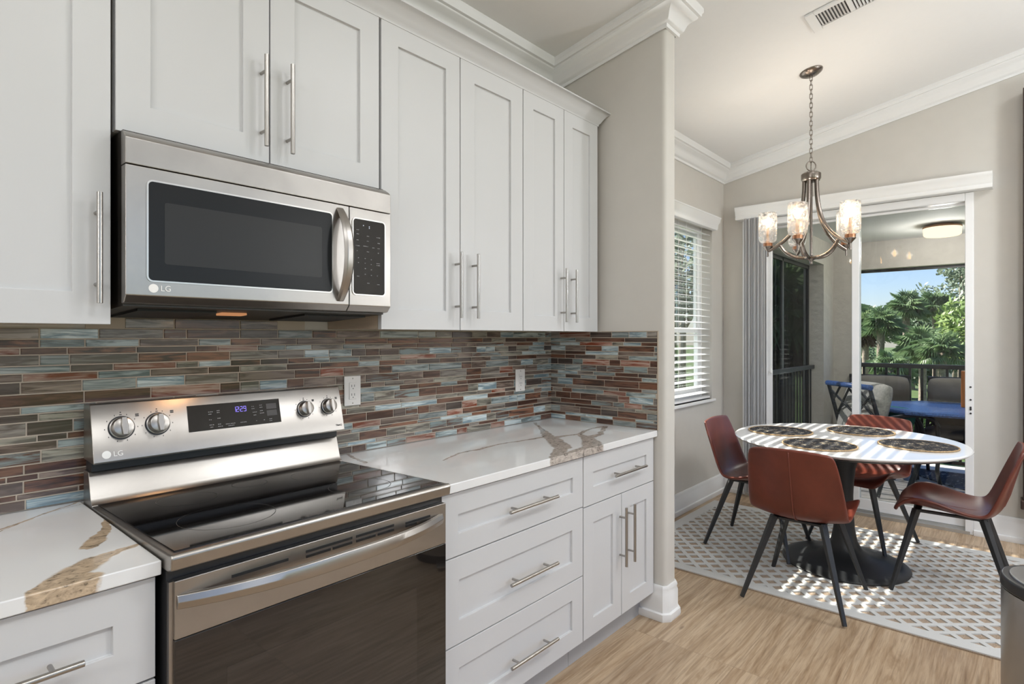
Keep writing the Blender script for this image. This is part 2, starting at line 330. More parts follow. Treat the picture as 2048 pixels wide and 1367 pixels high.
def tube(bm, pts, r, seg=10, cap=True, closed=False, square=False):
    pts = [Vector(p) for p in pts]; n = len(pts); rings = []
    rr = r if isinstance(r, (list, tuple)) else [r]*n
    a = None
    for i, p in enumerate(pts):
        if closed: d = (pts[(i+1) % n]-pts[i-1])
        else: d = (pts[min(i+1, n-1)]-pts[max(i-1, 0)])
        d.normalize()
        if a is None: a, b = frame_of(d)
        else:
            a = (a - d*a.dot(d)).normalized(); b = d.cross(a)
        ring = []
        for k in range(seg):
            t = 2*PI*(k+(0.5 if square else 0))/seg
            ring.append(bm.verts.new(p + (a*math.cos(t)+b*math.sin(t))*rr[i]))
        rings.append(ring)
    for i in range(n if closed else n-1):
        r0, r1 = rings[i], rings[(i+1) % n]
        for k in range(seg): bm.faces.new((r0[k], r0[(k+1) % seg], r1[(k+1) % seg], r1[k]))
    if cap and not closed:
        bm.faces.new(rings[0][::-1]); bm.faces.new(rings[-1])
    return bm
def lathe(bm, prof, seg=32, c=(0, 0, 0), cap0=True, cap1=True, sx=1.0, sy=1.0):
    c = Vector(c); rings = []
    for (r, z) in prof:
        rings.append([bm.verts.new(c+Vector((max(r, 1e-4)*math.cos(2*PI*k/seg)*sx, max(r, 1e-4)*math.sin(2*PI*k/seg)*sy, z))) for k in range(seg)])
    for i in range(len(prof)-1):
        for k in range(seg): bm.faces.new((rings[i][k], rings[i][(k+1) % seg], rings[i+1][(k+1) % seg], rings[i+1][k]))
    if cap0: bm.faces.new(rings[0][::-1])
    if cap1: bm.faces.new(rings[-1])
    return bm
def prism(bm, poly, axis, a0, a1):
    """poly: 2D points; axis x: (y,z), y: (x,z), z: (x,y)"""
    def P(p, a): return {'x': (a, p[0], p[1]), 'y': (p[0], a, p[1]), 'z': (p[0], p[1], a)}[axis]
    v0 = [bm.verts.new(P(p, a0)) for p in poly]; v1 = [bm.verts.new(P(p, a1)) for p in poly]
    n = len(poly)
    for i in range(n): bm.faces.new((v0[i], v0[(i+1) % n], v1[(i+1) % n], v1[i]))
    bm.faces.new(v0[::-1]); bm.faces.new(v1); return bm
def sweep(bm, path, prof, zf=None):
    """profile (d to the right of travel, z) swept along a plan path with mitres; zf(y) gives the base height"""
    n = len(path); P2 = [Vector((p[0], p[1])) for p in path]; rings = []
    for i in range(n):
        def right(a, b): d = (b-a).normalized(); return Vector((d.y, -d.x))
        if i == 0: m = right(P2[0], P2[1]); k = 1
        elif i == n-1: m = right(P2[-2], P2[-1]); k = 1
        else:
            r0 = right(P2[i-1], P2[i]); r1 = right(P2[i], P2[i+1]); m = (r0+r1).normalized(); k = 1/max(0.3, m.dot(r0))
        ring = []
        for (d, z) in prof:
            q = P2[i]+m*(d*k); ring.append(bm.verts.new((q.x, q.y, (zf(P2[i].y) if zf else 0)+z)))
        rings.append(ring)
    L = len(prof)
    for i in range(n-1):
        for k in range(L): bm.faces.new((rings[i][k], rings[i][(k+1) % L], rings[i+1][(k+1) % L], rings[i+1][k]))
    bm.faces.new(rings[0]); bm.faces.new(rings[-1][::-1]); return bm
def B(): return bmesh.new()
def bx(*a): return box(B(), *a)

ROOT = {}
def obj(name, bm, m, parent=None, smooth=False, bevel=0.0, local=False, sub=0, segs=2):
    me = bpy.data.meshes.new(name)
    if parent is not None and not local:
        bm.transform(ROOT[parent.name].inverted())
    bmesh.ops.recalc_face_normals(bm, faces=bm.faces)
    bm.to_mesh(me); bm.free()
    me.materials.append(m)
    if smooth:
        for p in me.polygons: p.use_smooth = True
        if smooth == 'auto': me.set_sharp_from_angle(angle=math.radians(38))
    o = bpy.data.objects.new(name, me); COL.objects.link(o)
    if parent is not None: o.parent = parent; ROOT[o.name] = ROOT[parent.name]
    else: ROOT[o.name] = Matrix.Identity(4)
    if bevel:
        b = o.modifiers.new('bevel', 'BEVEL'); b.width = bevel; b.segments = segs; b.limit_method = 'ANGLE'; b.angle_limit = math.radians(35)
        for p in me.polygons: p.use_smooth = True
        me.set_sharp_from_angle(angle=math.radians(38))
        try: b.harden_normals = True
        except Exception: pass
    if sub:
        s = o.modifiers.new('sub', 'SUBSURF'); s.levels = sub; s.render_levels = sub
    return o
def thing(name, label, cat, loc=(0, 0, 0), rz=0.0, group=None):
    o = bpy.data.objects.new(name, None); COL.objects.link(o); o.empty_display_size = 0.1
    o.location = loc; o.rotation_euler = (0, 0, rz); o['label'] = label; o['category'] = cat
    if group: o['group'] = group
    ROOT[o.name] = Matrix.Translation(loc) @ Matrix.Rotation(rz, 4, 'Z'); return o
def tag(o, label, cat, group=None):
    o['label'] = label; o['category'] = cat
    if group: o['group'] = group
    return o
def struct(o): o['kind'] = 'structure'; return o
def dup(root, loc, rz, label, group=None):
    r = root.copy(); COL.objects.link(r); r.location = loc; r.rotation_euler = (0, 0, rz); r['label'] = label
    if group: r['group'] = group
    for ch in list(root.children):
        c = ch.copy(); COL.objects.link(c); c.parent = r
        for g in list(ch.children):
            d = g.copy(); COL.objects.link(d); d.parent = c
    return r
def text(name, s, size, org, xd, up, m, parent, depth=0.0006, align='LEFT'):
    cu = bpy.data.curves.new('t', 'FONT'); cu.body = s; cu.size = size; cu.extrude = depth; cu.align_x = align; cu.align_y = 'CENTER'
    to = bpy.data.objects.new('t', cu); COL.objects.link(to)
    bpy.context.view_layer.update()
    me = bpy.data.meshes.new_from_object(to.evaluated_get(bpy.context.evaluated_depsgraph_get()))
    bm = B(); bm.from_mesh(me); bpy.data.meshes.remove(me); bpy.data.objects.remove(to); bpy.data.curves.remove(cu)
    xd = Vector(xd).normalized(); up = Vector(up).normalized(); n = xd.cross(up)
    mt = Matrix((xd, up, n)).transposed().to_4x4(); mt.translation = Vector(org)
    bm.transform(mt); return obj(name, bm, m, parent)

def ceil_z(y): return 2.845-0.197*y

# ------------------------------------------------------------------ room shell
XF = 4.68; YS = -4.9; XW = -2.8
bm = bx(XW-.15, XF, YS-.15, .15, -.1, 0.0); struct(obj('floor', bm, M['floor']))
bm = B(); prism(bm, [(.15, ceil_z(.15)), (YS-.15, ceil_z(YS-.15)), (YS-.15, ceil_z(YS-.15)+.1), (.15, ceil_z(.15)+.1)], 'x', XW-.15, XF+.17); struct(obj('ceiling', bm, M['ceiling']))
WX0, WX1, WZ0, WZ1 = 2.72, 4.42, 0.84, 2.30
bm = B()
box(bm, XW, WX0, 0, .15, 0, 3.0); box(bm, WX1, XF+.17, 0, .15, 0, 3.0); box(bm, WX0, WX1, 0, .15, 0, WZ0); box(bm, WX0, WX1, 0, .15, WZ1, 3.0)
struct(obj('wall_north', bm, M['wall']))
DY0, DY1, DZ = -.17, -1.739, 2.364
bm = B()
box(bm, XF, XF+.17, DY0, 0, 0, 3.1); box(bm, XF, XF+.17, YS, DY1, 0, 3.95); box(bm, XF, XF+.17, DY1, DY0, DZ, 3.3)
struct(obj('wall_east', bm, M['wall']))
bm = B()
box(bm, XW-.15, XW, YS, .15, 0, 3.95); struct(obj('wall_west', bm, M['wall']))
# south side: broad window openings that let daylight in
bm = B()
for (a, b) in ((XW, -2.2), (0.2, 0.6), (3.0, XF+.17)): box(bm, a, b, YS-.15, YS, 0, 3.95)
for (a, b) in ((-2.2, 0.2), (0.6, 3.0)): box(bm, a, b, YS-.15, YS, 0, .25); box(bm, a, b, YS-.15, YS, 2.6, 3.95)
struct(obj('wall_south', bm, M['wall']))
# stub wall between kitchen and dining nook, rounded end
SX0, SX1, SY = 2.158, 2.273, -.69
r = .022; pts = [(SX0, .0), (SX0, SY+r)]
for k in range(1, 5): a = PI+k*(PI/2)/4; pts.append((SX0+r+r*math.cos(a), SY+r+r*math.sin(a)))
pts.append((SX1-r, SY))
for k in range(1, 5): a = 1.5*PI+k*(PI/2)/4; pts.append((SX1-r+r*math.cos(a), SY+r+r*math.sin(a)))
pts.append((SX1, 0.0)); bm = B(); prism(bm, pts[::-1], 'z', 0, 3.0); struct(obj('wall_partition', bm, M['wall'], smooth='auto'))
# crown mouldings
cp = [(0, -.128), (.012, -.128), (.014, -.112), (.024, -.106), (.030, -.096), (.040, -.070), (.058, -.048), (.076, -.036), (.080, -.026), (.092, -.022), (.094, -.008), (.100, .0), (.100, .022), (0, .022)]
bm = B(); sweep(bm, [(XW, 0), (SX0, 0), (SX0, SY), (SX1, SY), (SX1, 0), (XF, 0), (XF, YS)], cp, ceil_z)
struct(obj('trim_1', bm, M['white'], smooth='auto'))
bp_ = [(0, .165), (.008, .165), (.013, .152), (.010, .140), (.015, .128), (.015, .040), (.026, .036), (.028, .012), (.024, 0), (0, 0)]
bm = B(); sweep(bm, [(SX0, -.50), (SX0, SY+.014), (SX0+.016, SY), (SX1-.016, SY), (SX1, SY+.014), (SX1, 0), (XF, 0), (XF, DY0)], bp_); struct(obj('baseboard_partition', bm, M['white'], smooth='auto'))
bm = B(); sweep(bm, [(XF, DY1), (XF, YS)], bp_); struct(obj('baseboard_east', bm, M['white'], smooth='auto'))
# dark wood casing at the right edge of the photograph
# ------------------------------------------------------------------ dining window with blind
wn = struct(obj('window_1', B(), M['vinyl']))
bm = B()
for (a, b, c, d) in ((WX0, WX0+.05, WZ0, WZ1), (WX1-.05, WX1, WZ0, WZ1), (WX0+.05, WX1-.05, WZ0, WZ0+.05), (WX0+.05, WX1-.05, WZ1-.05, WZ1)): box(bm, a, b, .09, .14, c, d)
xm = (WX0+WX1)/2; box(bm, xm-.03, xm+.03, .09, .14, WZ0+.05, WZ1-.05)
o = obj('window_frame', bm, M['vinyl'], wn, bevel=.003)
for (a, b) in ((WX0+.05, xm-.03), (xm+.03, WX1-.05)):
    bm = B()
    for (z0, z1, y) in ((WZ0+.05, 1.44, .10), (1.40, WZ1-.05, .115)):
        box(bm, a, a+.04, y-.012, y+.012, z0, z1); box(bm, b-.04, b, y-.012, y+.012, z0, z1); box(bm, a+.04, b-.04, y-.012, y+.012, z0, z0+.04); box(bm, a+.04, b-.04, y-.012, y+.012, z1-.04, z1)
    obj('sash', bm, M['vinyl'], wn, bevel=.002)
    obj('glass_pane', bx(a+.03, b-.03, .099, .101, WZ0+.06, WZ1-.06), M['winpane'], wn)
bm = bx(WX0-.03, WX1+.02, -.03, .09, WZ0-.022, WZ0); obj('window_sill', bm, M['white'], wn, bevel=.006)
bl = thing('window_blind', 'white horizontal slat blind in the window left of the dining table', 'blind', (3.57, .03, WZ1))
vp = [(0, 0), (.045, 0), (.05, .012), (.055, .045), (.070, .062), (.074, .085), (.080, .092), (.080, .10), (0, .10)]
bm = B(); sweep(bm, [(WX0-.02, 0), (WX1+.005, 0)], [(d, z+WZ1-.03) for d, z in vp]); obj('valance', bm, M['white'], bl, smooth='auto')
bm = B(); z = 2.235; ns = 0
while z > .88:
    tl = math.radians(11)
    m4 = Matrix.Translation((3.57, .035, z)) @ Matrix.Rotation(tl, 4, 'X'); mbox(bm, m4, WX1-WX0-.03, .050, .003); z -= .0535
obj('slats', bm, M['slat'], bl)
obj('bottom_rail', bx(WX0+.015, WX1-.015, 0.01, .06, .846, .864), M['slat'], bl, bevel=.003)
bm = B()
for x in (2.95, 3.35, 3.79, 4.22):
    for y in (.008, .062): tube(bm, [(x, y, .87), (x, y, 2.27)], .0014, 6)
tube(bm, [(3.92, .002, 1.5), (3.92, .002, 2.27)], .0014, 6)
obj('ladder_cords', bm, M['slat'], bl)
obj('pull_tassel', lathe(B(), [(.003, 0), (.008, .004), (.006, .03), (.002, .034)], 10, (3.92, .002, 1.468)), M['slat'], bl, smooth=True)

# ------------------------------------------------------------------ sliding door
dr = struct(obj('door_1', B(), M['vinyl']))
bm = B()
box(bm, 4.665, 4.84, DY1, DY1+.048, 0, DZ); box(bm, 4.665, 4.84, DY0-.048, DY0, 0, DZ); box(bm, 4.665, 4.84, DY1+.048, DY0-.048, DZ-.055, DZ)
obj('door_frame', bm, M['vinyl'], dr, bevel=.004)
bm = bx(4.66, 4.85, DY1+.02, DY0-.02, 0.0, .022)
for x in (4.70, 4.745, 4.79): box(bm, x, x+.006, DY1+.048, DY0-.048, .022, .036)
obj('door_track', bm, simple('aluminium_track', (0.55, 0.55, 0.54), .4, .8), dr)
def panel(y0, y1, x, s):
    bm = B(); z0, z1 = .036, DZ-.058; w_ = .05
    box(bm, x-.014, x+.014, y0, y0+w_, z0, z1); box(bm, x-.014, x+.014, y1-w_, y1, z0, z1); box(bm, x-.014, x+.014, y0+w_, y1-w_, z0, z0+.085); box(bm, x-.014, x+.014, y0+w_, y1-w_, z1-.02, z1)
    p = obj('sliding_panel', bm, M['vinyl'], dr, bevel=.003)
    obj('glass_pane', bx(x-.002, x+.002, y0+w_-.005, y1-w_+.005, z0+.08, z1-.015), M['pane'], p)
    return p
panel(-1.045, DY0-.05, 4.768, 0)
panel(DY1+.0, -.994, 4.722, 1)
bm = B()
for z in (1.02, .932, .865, .838):
    lathe(bm, [(.006, 0), (.006, .004), (.004, .006)], 10)
    bmesh.ops.transform(bm, matrix=Matrix.Translation((4.664, -1.722, z)) @ Matrix.Rotation(-PI/2, 4, 'Y'), verts=bm.verts[-30:])
box(bm, 4.660, 4.664, -1.727, -1.717, .862, .885)
obj('lock_keeper', bm, M['darkplastic'], dr)
# vertical blind valance and stacked vanes
vb = thing('vertical_blind', 'grey vertical blind stacked at left of the sliding door under white valance', 'blind', (4.63, -.3, 2.4))
vp2 = [(0, 0), (.085, 0), (.09, .012), (.086, .028), (.094, .045), (.094, .062), (.104, .078), (.110, .098), (.110, .104), (0, .104)]
bm = B(); sweep(bm, [(XF, -.135), (XF, -1.84)], [(d, z+2.368) for d, z in vp2]); obj('valance', bm, M['white'], vb, smooth='auto')
bm = B()
for i in range(13):
    y = -.228-.0152*i; m4 = Matrix.Translation((4.615, y, 1.205)) @ Matrix.Rotation(math.radians(-14+random.uniform(-13, 13)), 4, 'Z')
    b2 = B(); prism(b2, [(-.044, .0), (-.022, .0035), (0, .0045), (.022, .0035), (.044, 0), (.022, .0024), (0, .0034), (-.022, .0024)], 'z', -1.165, 1.165); b2.transform(m4); merge(bm, b2)
obj('vanes', bm, M['vane'], vb, smooth='auto')
obj('head_rail', bx(4.60, 4.64, -1.80, -.20, 2.372, 2.40), M['white'], vb)
bm = tube(B(), [(4.60, -.43, 1.10), (4.60, -.43, 2.36)], .003, 8); lathe(bm, [(.003, 0), (.009, .006), (.008, .03), (.003, .045)], 10, (4.60, -.43, 1.06)); obj('wand', bm, M['white'], vb, smooth='auto')

# ------------------------------------------------------------------ backsplash
PAL = [((.060, .028, .020), (.15, .075, .050)), ((.050, .030, .024), (.24, .11, .065)), ((.095, .065, .052), (.26, .20, .165)), ((.12, .10, .085), (.30, .27, .24)),
       ((.12, .155, .16), (.46, .53, .53)), ((.18, .26, .30), (.60, .68, .69)), ((.11, .10, .085), (.36, .34, .28)), ((.19, .040, .016), (.46, .33, .27)), ((.10, .045, .028), (.24, .30, .30)), ((.12, .15, .155), (.34, .37, .36)), ((.055, .040, .034), (.11, .085, .075))]
PW = [16, 10, 12, 10, 10, 10, 10, 7, 9, 8, 8]
ROWS = [1.425, 1.393, 1.363, 1.340, 1.321, 1.292, 1.272, 1.250, 1.218, 1.185, 1.165, 1.144, 1.108, 1.090, 1.067, 1.033, 1.007, .991, .958, .942, .9145]
def tiles(name, u0, u1, place, maxz=9, hole=None):
    bm = B(); ca = bm.loops.layers.float_color.new('colA'); cb = bm.loops.layers.float_color.new('colB'); tcl = bm.loops.layers.float_vector.new('tc')
    g = .0016; tid = 0
    grout = B()
    for k in range(len(ROWS)-1):
        z1, z0 = ROWS[k], ROWS[k+1]
        if z1 > maxz: continue
        u = u0 - random.choice([0, .03, .05, .07, .10])
        while u < u1:
            L = random.choice([.065, .10, .10, .132, .132, .165, .20])
            a, b = max(u, u0)+g, min(u+L, u1)-g; u += L
            if b-a < .006: continue
            if hole and hole(a, b, z0, z1): continue
            tid += 1; A, Bc = random.choices(PAL, PW)[0]
            j = random.uniform(.8, 1.2); A = tuple(x*j for x in A)+(1,); Bc = tuple(min(1, x*j) for x in Bc)+(1,)
            if random.random() < .4: A, Bc = Bc, A
            i = .0012
            out = [(a, z0+g, .004), (b, z0+g, .004), (b, z1-g, .004), (a, z1-g, .004)]; inn = [(a+i, z0+g+i, .0065), (b-i, z0+g+i, .0065), (b-i, z1-g-i, .0065), (a+i, z1-g-i, .0065)]
            vo = [bm.verts.new(place(*p)) for p in out]; vi = [bm.verts.new(place(*p)) for p in inn]
            fs = [(bm.faces.new(vi), inn)]
            for q in range(4): fs.append((bm.faces.new((vo[q], vo[(q+1) % 4], vi[(q+1) % 4], vi[q])), [out[q], out[(q+1) % 4], inn[(q+1) % 4], inn[q]]))
            for f, ps in fs:
                for lp, p_ in zip(f.loops, ps): lp[ca] = A; lp[cb] = Bc; lp[tcl] = (p_[0]+tid*3.17, p_[1], tid*.37)
    o = obj(name, bm, M['tile']); return o
bs = thing('backsplash', 'brown, rust and blue-grey glass mosaic backsplash behind the range and worktops', 'backsplash', (0, 0, .9145))
def under_cab(a, b, z0, z1): return z1 > 1.394 and not (a > .012 and b < .668)
o1 = tiles('mosaic_tiles', -.62, SX0-.006, lambda u, z, n: (u, -n, z), hole=under_cab); o1.parent = bs; o1.location = -Vector(bs.location)
o2 = tiles('mosaic_tiles', 0, .650, lambda u, z, n: (SX0-n, -u, z), maxz=1.394); o2.parent = bs; o2.location = -Vector(bs.location)
bm = bx(-.62, SX0, -.004, 0, .9145, 1.393); box(bm, .01, .67, -.004, 0, 1.393, 1.426); box(bm, SX0-.004, SX0, -.652, -.004, .9145, 1.394); obj('grout_bed', bm, M['grout'], bs)
bm = bx(SX0-.0075, SX0, -.6545, -.652, .9145, 1.394); box(bm, SX0-.0075, SX0, -.6545, -.336, 1.394, 1.397); obj('edge_strip', bm, M['grout'], bs)

# ------------------------------------------------------------------ cabinets
def shaker(bm, x0, x1, z0, z1, y, th=.020, rail=.072, inset=.009):
    """door or drawer front facing -y, one solid with a recessed panel; front plane at y"""
    def rc(a, c, b, d, yy): return [bm.verts.new(p) for p in ((a, yy, b), (c, yy, b), (c, yy, d), (a, yy, d))]
    L = [rc(x0, x1, z0, z1, y+th), rc(x0, x1, z0, z1, y), rc(x0+rail, x1-rail, z0+rail, z1-rail, y), rc(x0+rail, x1-rail, z0+rail, z1-rail, y+inset)]
    for i in range(3):
        for k in range(4): bm.faces.new((L[i][k], L[i][(k+1) % 4], L[i+1][(k+1) % 4], L[i+1][k]))
    bm.faces.new(L[0][::-1]); bm.faces.new(L[3])
def front(name, x0, x1, z0, z1, y, parent, rail=.072):
    bm = B(); shaker(bm, x0, x1, z0, z1, y, rail=rail); return obj(name, bm, M['cab'], parent, bevel=.0015)
def bar_pull(p0, p1, y, parent, r=.0062, stand=.034, inset=.045):
    bm = B(); p0 = Vector((p0[0], y-stand, p0[1])); p1 = Vector((p1[0], y-stand, p1[1])); d = (p1-p0).normalized()
    tube(bm, [p0, p0+d*.0005, p1-d*.0005, p1], [r*.86, r, r, r*.86], 14)
    for q in (p0+d*inset, p1-d*inset): tube(bm, [q, q+Vector((0, stand+.0005, 0))], r*.72, 10)
    return obj('handle', bm, M['nickel'], parent, smooth='auto')
YU = -.336; UZ0, UZ1 = 1.394, 2.455
def carcass(x0, x1, y0, y1, z0, z1, parent, m):
    return obj('carcass', bx(x0, x1, y0, y1, z0, z1), m, parent)
t = thing('wall_cabinet', 'tall white shaker wall cabinet left of the microwave, cut off by the photo edge', 'cabinet', (-.24, -.16, UZ0+.004))
carcass(-.475, -.016, -.314, -.001, UZ0+.008, UZ1, t, M['carcass'])
d = front('door', -.475, -.013, UZ0+.005, UZ1, YU, t, .075); bar_pull((-.043, 1.447), (-.043, 1.704), YU, d)
t = thing('wall_cabinet', 'short white two-door wall cabinet directly above the microwave', 'cabinet', (.377, -.16, 1.866))
carcass(-.004, .758, -.314, -.001, 1.866, UZ1, t, M['cab'])
d = front('door', -.003, .375, 1.866, UZ1, YU, t, .075); bar_pull((.351, 1.907), (.351, 2.166), YU, d)
d = front('door', .379, .757, 1.866, UZ1, YU, t, .075); bar_pull((.429, 1.903), (.429, 2.165), YU, d)
t = thing('wall_cabinet', 'wide tall white two-door wall cabinet just right of the microwave', 'cabinet', (1.14, -.16, UZ0))
carcass(.766, 1.5145, -.314, -.001, UZ0+.003, UZ1, t, M['carcass'])
d = front('door', .7665, 1.134, UZ0, UZ1, YU, t); bar_pull((1.111, 1.440), (1.111, 1.692), YU, d)
d = front('door', 1.138, 1.513, UZ0, UZ1, YU, t, .078); bar_pull((1.203, 1.440), (1.203, 1.694), YU, d)
t = thing('wall_cabinet', 'narrower tall white two-door wall cabinet beside the partition wall', 'cabinet', (1.81, -.16, UZ0))
carcass(1.5165, 2.110, -.314, -.001, UZ0+.003, UZ1, t, M['carcass'])
d = front('door', 1.518, 1.817, UZ0, UZ1, YU, t, .07); bar_pull((1.814-.02, 1.437), (1.814-.02, 1.690), YU, d)
d = front('door', 1.821, 2.111, UZ0, UZ1, YU, t, .07); bar_pull((1.897-.02, 1.436), (1.897-.02, 1.690), YU, d)
# crown along cabinet tops
ccp = [(-.02, -.004), (.006, -.004), (.008, .006), (.014, .012), (.022, .026), (.036, .046), (.050, .056), (.054, .058), (.054, .064), (-.02, .064)]
bm = B(); sweep(bm, [(-.62, YU+.004), (2.111, YU+.004), (2.111, -.002)][::1], [(d, z+UZ1) for d, z in ccp])
tag(obj('cabinet_crown', bm, M['cab'], smooth='auto'), 'white cove crown running along the tops of the wall cabinets', 'crown moulding')

YB = -.635
t = thing('base_cabinet', 'white base cabinet with three drawers right of the range', 'cabinet', (1.15, -.3, 0))
carcass(.768, 1.5385, -.614, -.003, .115, .883, t, M['cab'])
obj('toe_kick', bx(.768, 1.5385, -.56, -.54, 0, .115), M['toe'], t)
for (z0, z1, hz, hx0) in ((.678, .878, .771, 1.053), (.399, .674, .5215, 1.058), (.128, .395, .2375, 1.060)):
    d = front('drawer', .772, 1.537, z0, z1, YB, t, .074 if z1 < .8 else .070); bar_pull((hx0, hz), (1.325, hz), YB, d)
t = thing('base_cabinet', 'white base cabinet with one drawer over two doors beside the partition wall', 'cabinet', (1.85, -.3, 0))
carcass(1.5405, 2.145, -.614, -.003, .115, .883, t, M['cab'])
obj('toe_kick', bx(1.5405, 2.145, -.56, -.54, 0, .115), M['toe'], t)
d = front('drawer', 1.543, 2.143, .672, .878, YB, t, .072); bar_pull((1.738, .770), (2.012, .770), YB, d)
d = front('door', 1.543, 1.841, .128, .668, YB, t); bar_pull((1.846-.02, .356), (1.846-.02, .615), YB, d)
d = front('door', 1.845, 2.143, .128, .668, YB, t); bar_pull((1.921-.02, .357), (1.921-.02, .615), YB, d)
t = thing('base_cabinet', 'white base cabinet under the left worktop, partly out of the photo', 'cabinet', (-.3, -.3, 0))
carcass(-.56, -.014, -.614, -.003, .115, .883, t, M['cab'])
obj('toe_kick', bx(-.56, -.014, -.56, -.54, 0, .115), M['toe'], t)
d = front('drawer', -.555, -.010, .674, .878, YB, t, .074); bar_pull((-.405, .768), (-.137, .768), YB, d)
d = front('drawer', -.555, -.010, .399, .669, YB, t, .074); bar_pull((-.405, .53), (-.137, .53), YB, d)
tag(obj('worktop', bx(.764, SX0-.002, -.650, -.009, .884, .914), M['quartzR'], bevel=.003), 'white quartz worktop with grey-brown veins right of the range', 'worktop')
tag(obj('worktop', bx(-.62, -.003, -.650, -.009, .884, .914), M['quartzL'], bevel=.003), 'white quartz worktop with a broad tan vein left of the range', 'worktop')

# dark cabinet at the right edge
tcb = thing('tall_cabinet', 'tall dark brown wooden cabinet glimpsed at the right photo edge', 'cabinet', (4.56, -2.35, 0))
obj('body', bx(4.575, 4.678, -2.72, -1.992, .31, 2.98), M['darkwood'], tcb, bevel=.004)
obj('plinth', bx(4.595, 4.650, -2.68, -2.03, 0, .25), M['darkwood'], tcb)
obj('belt_moulding', bx(4.555, 4.678, -2.75, -1.980, .25, .31), M['darkwood'], tcb, bevel=.008)
for y0 in (-2.70, -2.352):
    bm = B(); shaker(bm, 0, .34, .34, 2.95, 0, rail=.06); bm.transform(Matrix.Translation((4.555, y0+.34, 0)) @ Matrix.Rotation(-PI/2, 4, 'Z')); d_ = obj('door', bm, M['darkwood'], tcb, bevel=.002)
    obj('knob', lathe(B(), [(.012, 0), (.016, .006), (.012, .014), (.001, .016)], 16, (4.542, y0+(.03 if y0 > -2.5 else .31), 1.05)), M['nickel'], d_, smooth=True)

# ------------------------------------------------------------------ outlets
def outlet(x, z, label):
    t = thing('wall_outlet', label, 'outlet', (x, -.0075, z-.058))
    obj('cover_plate', bx(x-.037, x+.037, -.013, -.0068, z-.058, z+.058), M['plastic_w'], t, bevel=.003)
    obj('receptacle', bx(x-.0165, x+.0165, -.0155, -.012, z-.033, z+.033), M['plastic_w'], t, bevel=.0015)
    bm = B()
    for dz in (-.017, .017):
        for dx in (-.006, .006): box(bm, x+dx-.001, x+dx+.001, -.0158, -.0150, z+dz-.002, z+dz+.007)
        b2 = lathe(B(), [(.0022, 0), (.0022, .0008)], 10); b2.transform(Matrix.Translation((x, -.0150, z+dz-.0085)) @ Matrix.Rotation(PI/2, 4, 'X')); merge(bm, b2)
    obj('slots', bm, M['dark'], t)
    for dz in (-.048, .048):
        b2 = lathe(B(), [(.003, 0), (.003, .0012)], 10); b2.transform(Matrix.Translation((x, -.0128, z+dz)) @ Matrix.Rotation(PI/2, 4, 'X')); obj('screw', b2, M['nickel'], t)
outlet(.867, 1.158, 'white double outlet on the mosaic beside the range control panel')
outlet(1.878, 1.141, 'white double outlet on the mosaic near the partition wall corner')

# ------------------------------------------------------------------ range
rg = thing('range', 'stainless steel electric range with black glass cooktop between the worktops', 'range', (.3785, -.35, 0))
obj('body', bx(.003, .754, -.655, -.03, .02, .895), M['darkplastic'], rg)
# cooktop frame (steel rim) and glass
bm = B(); X0, X1 = 0.0, .757
rim = [(-.105, .920), (-.69, .932)]
prism(bm, [(-.10, .896), (-.672, .893), (-.690, .899), (-.694, .925), (-.688, .932), (-.672, .930), (-.10, .917)], 'x', X0, X1)
obj('cooktop_rim', bm, M['steel'], rg, bevel=.004, segs=3)
bm = B(); prism(bm, [(-.108, .9165), (-.668, .9295), (-.668, .9325), (-.108, .9195)], 'x', .014, .743)
gl = obj('cooktop', bm, M['blackglass'], rg)
def ring(cx, cy, r):
    bm = B(); n = 48
    def zt(y): return .9196+(-.108-y)*(.013/.56)+.0003
    v0 = [bm.verts.new((cx+r*math.cos(2*PI*k/n), cy+r*math.sin(2*PI*k/n), zt(cy+r*math.sin(2*PI*k/n)))) for k in range(n)]
    v1 = [bm.verts.new((cx+(r-.0012)*math.cos(2*PI*k/n), cy+(r-.0012)*math.sin(2*PI*k/n), zt(cy+(r-.0012)*math.sin(2*PI*k/n)))) for k in range(n)]
    for k in range(n): bm.faces.new((v0[k], v0[(k+1) % n], v1[(k+1) % n], v1[k]))
    obj('burner_ring', bm, simple('burner_mark_grey', (.03, .028, .026), .3), gl)
for a in ((.19, -.50, .11), (.57, -.50, .09), (.19, -.24, .075), (.57, -.25, .075), (.38, -.2, .05)): ring(*a)
# backguard: lower curved splash and slanted control panel
bm = B(); prism(bm, [(-.03, .90), (-.112, .900), (-.113, .918), (-.106, .924), (-.098, .936), (-.078, 1.000), (-.074, 1.004), (-.03, 1.004)], 'x', 0.0, .757)
obj('splash_guard', bm, M['steel'], rg, bevel=.002)
obj('backguard_gap', bx(.006, .751, -.085, -.03, 1.004, 1.040), M['darkplastic'], rg)
bm = B(); prism(bm, [(-.03, 1.034), (-.128, 1.030), (-.130, 1.034), (-.0905, 1.184), (-.086, 1.188), (-.03, 1.184)], 'x', 0.0, .757)
cpn = obj('control_panel', bm, M['steel'], rg, bevel=.0025)
cupv = Vector((0, .0395, .150)).normalized(); cn = Vector((0, -cupv.z, cupv.y)); cO = Vector((0, -.130, 1.034))
def cp_pt(u, v, n=0): return cO + Vector((1, 0, 0))*u + cupv*v + cn*n
Rcp = Matrix((Vector((1, 0, 0)), cupv, cn)).transposed().to_4x4()
def cp_box(u0, u1, v0, v1, n0, n1):
    b2 = bx(u0, u1, v0, v1, n0, n1); m4 = Rcp.copy(); m4.translation = cO; b2.transform(m4); return b2
ds = obj('display', cp_box(.238, .524, .053, .132, -.004, .0012), M['blackglass'], rg, bevel=.001)
SEGS = {'1': 'bc', '2': 'abged', '9': 'abcdfg'}
bm = B()
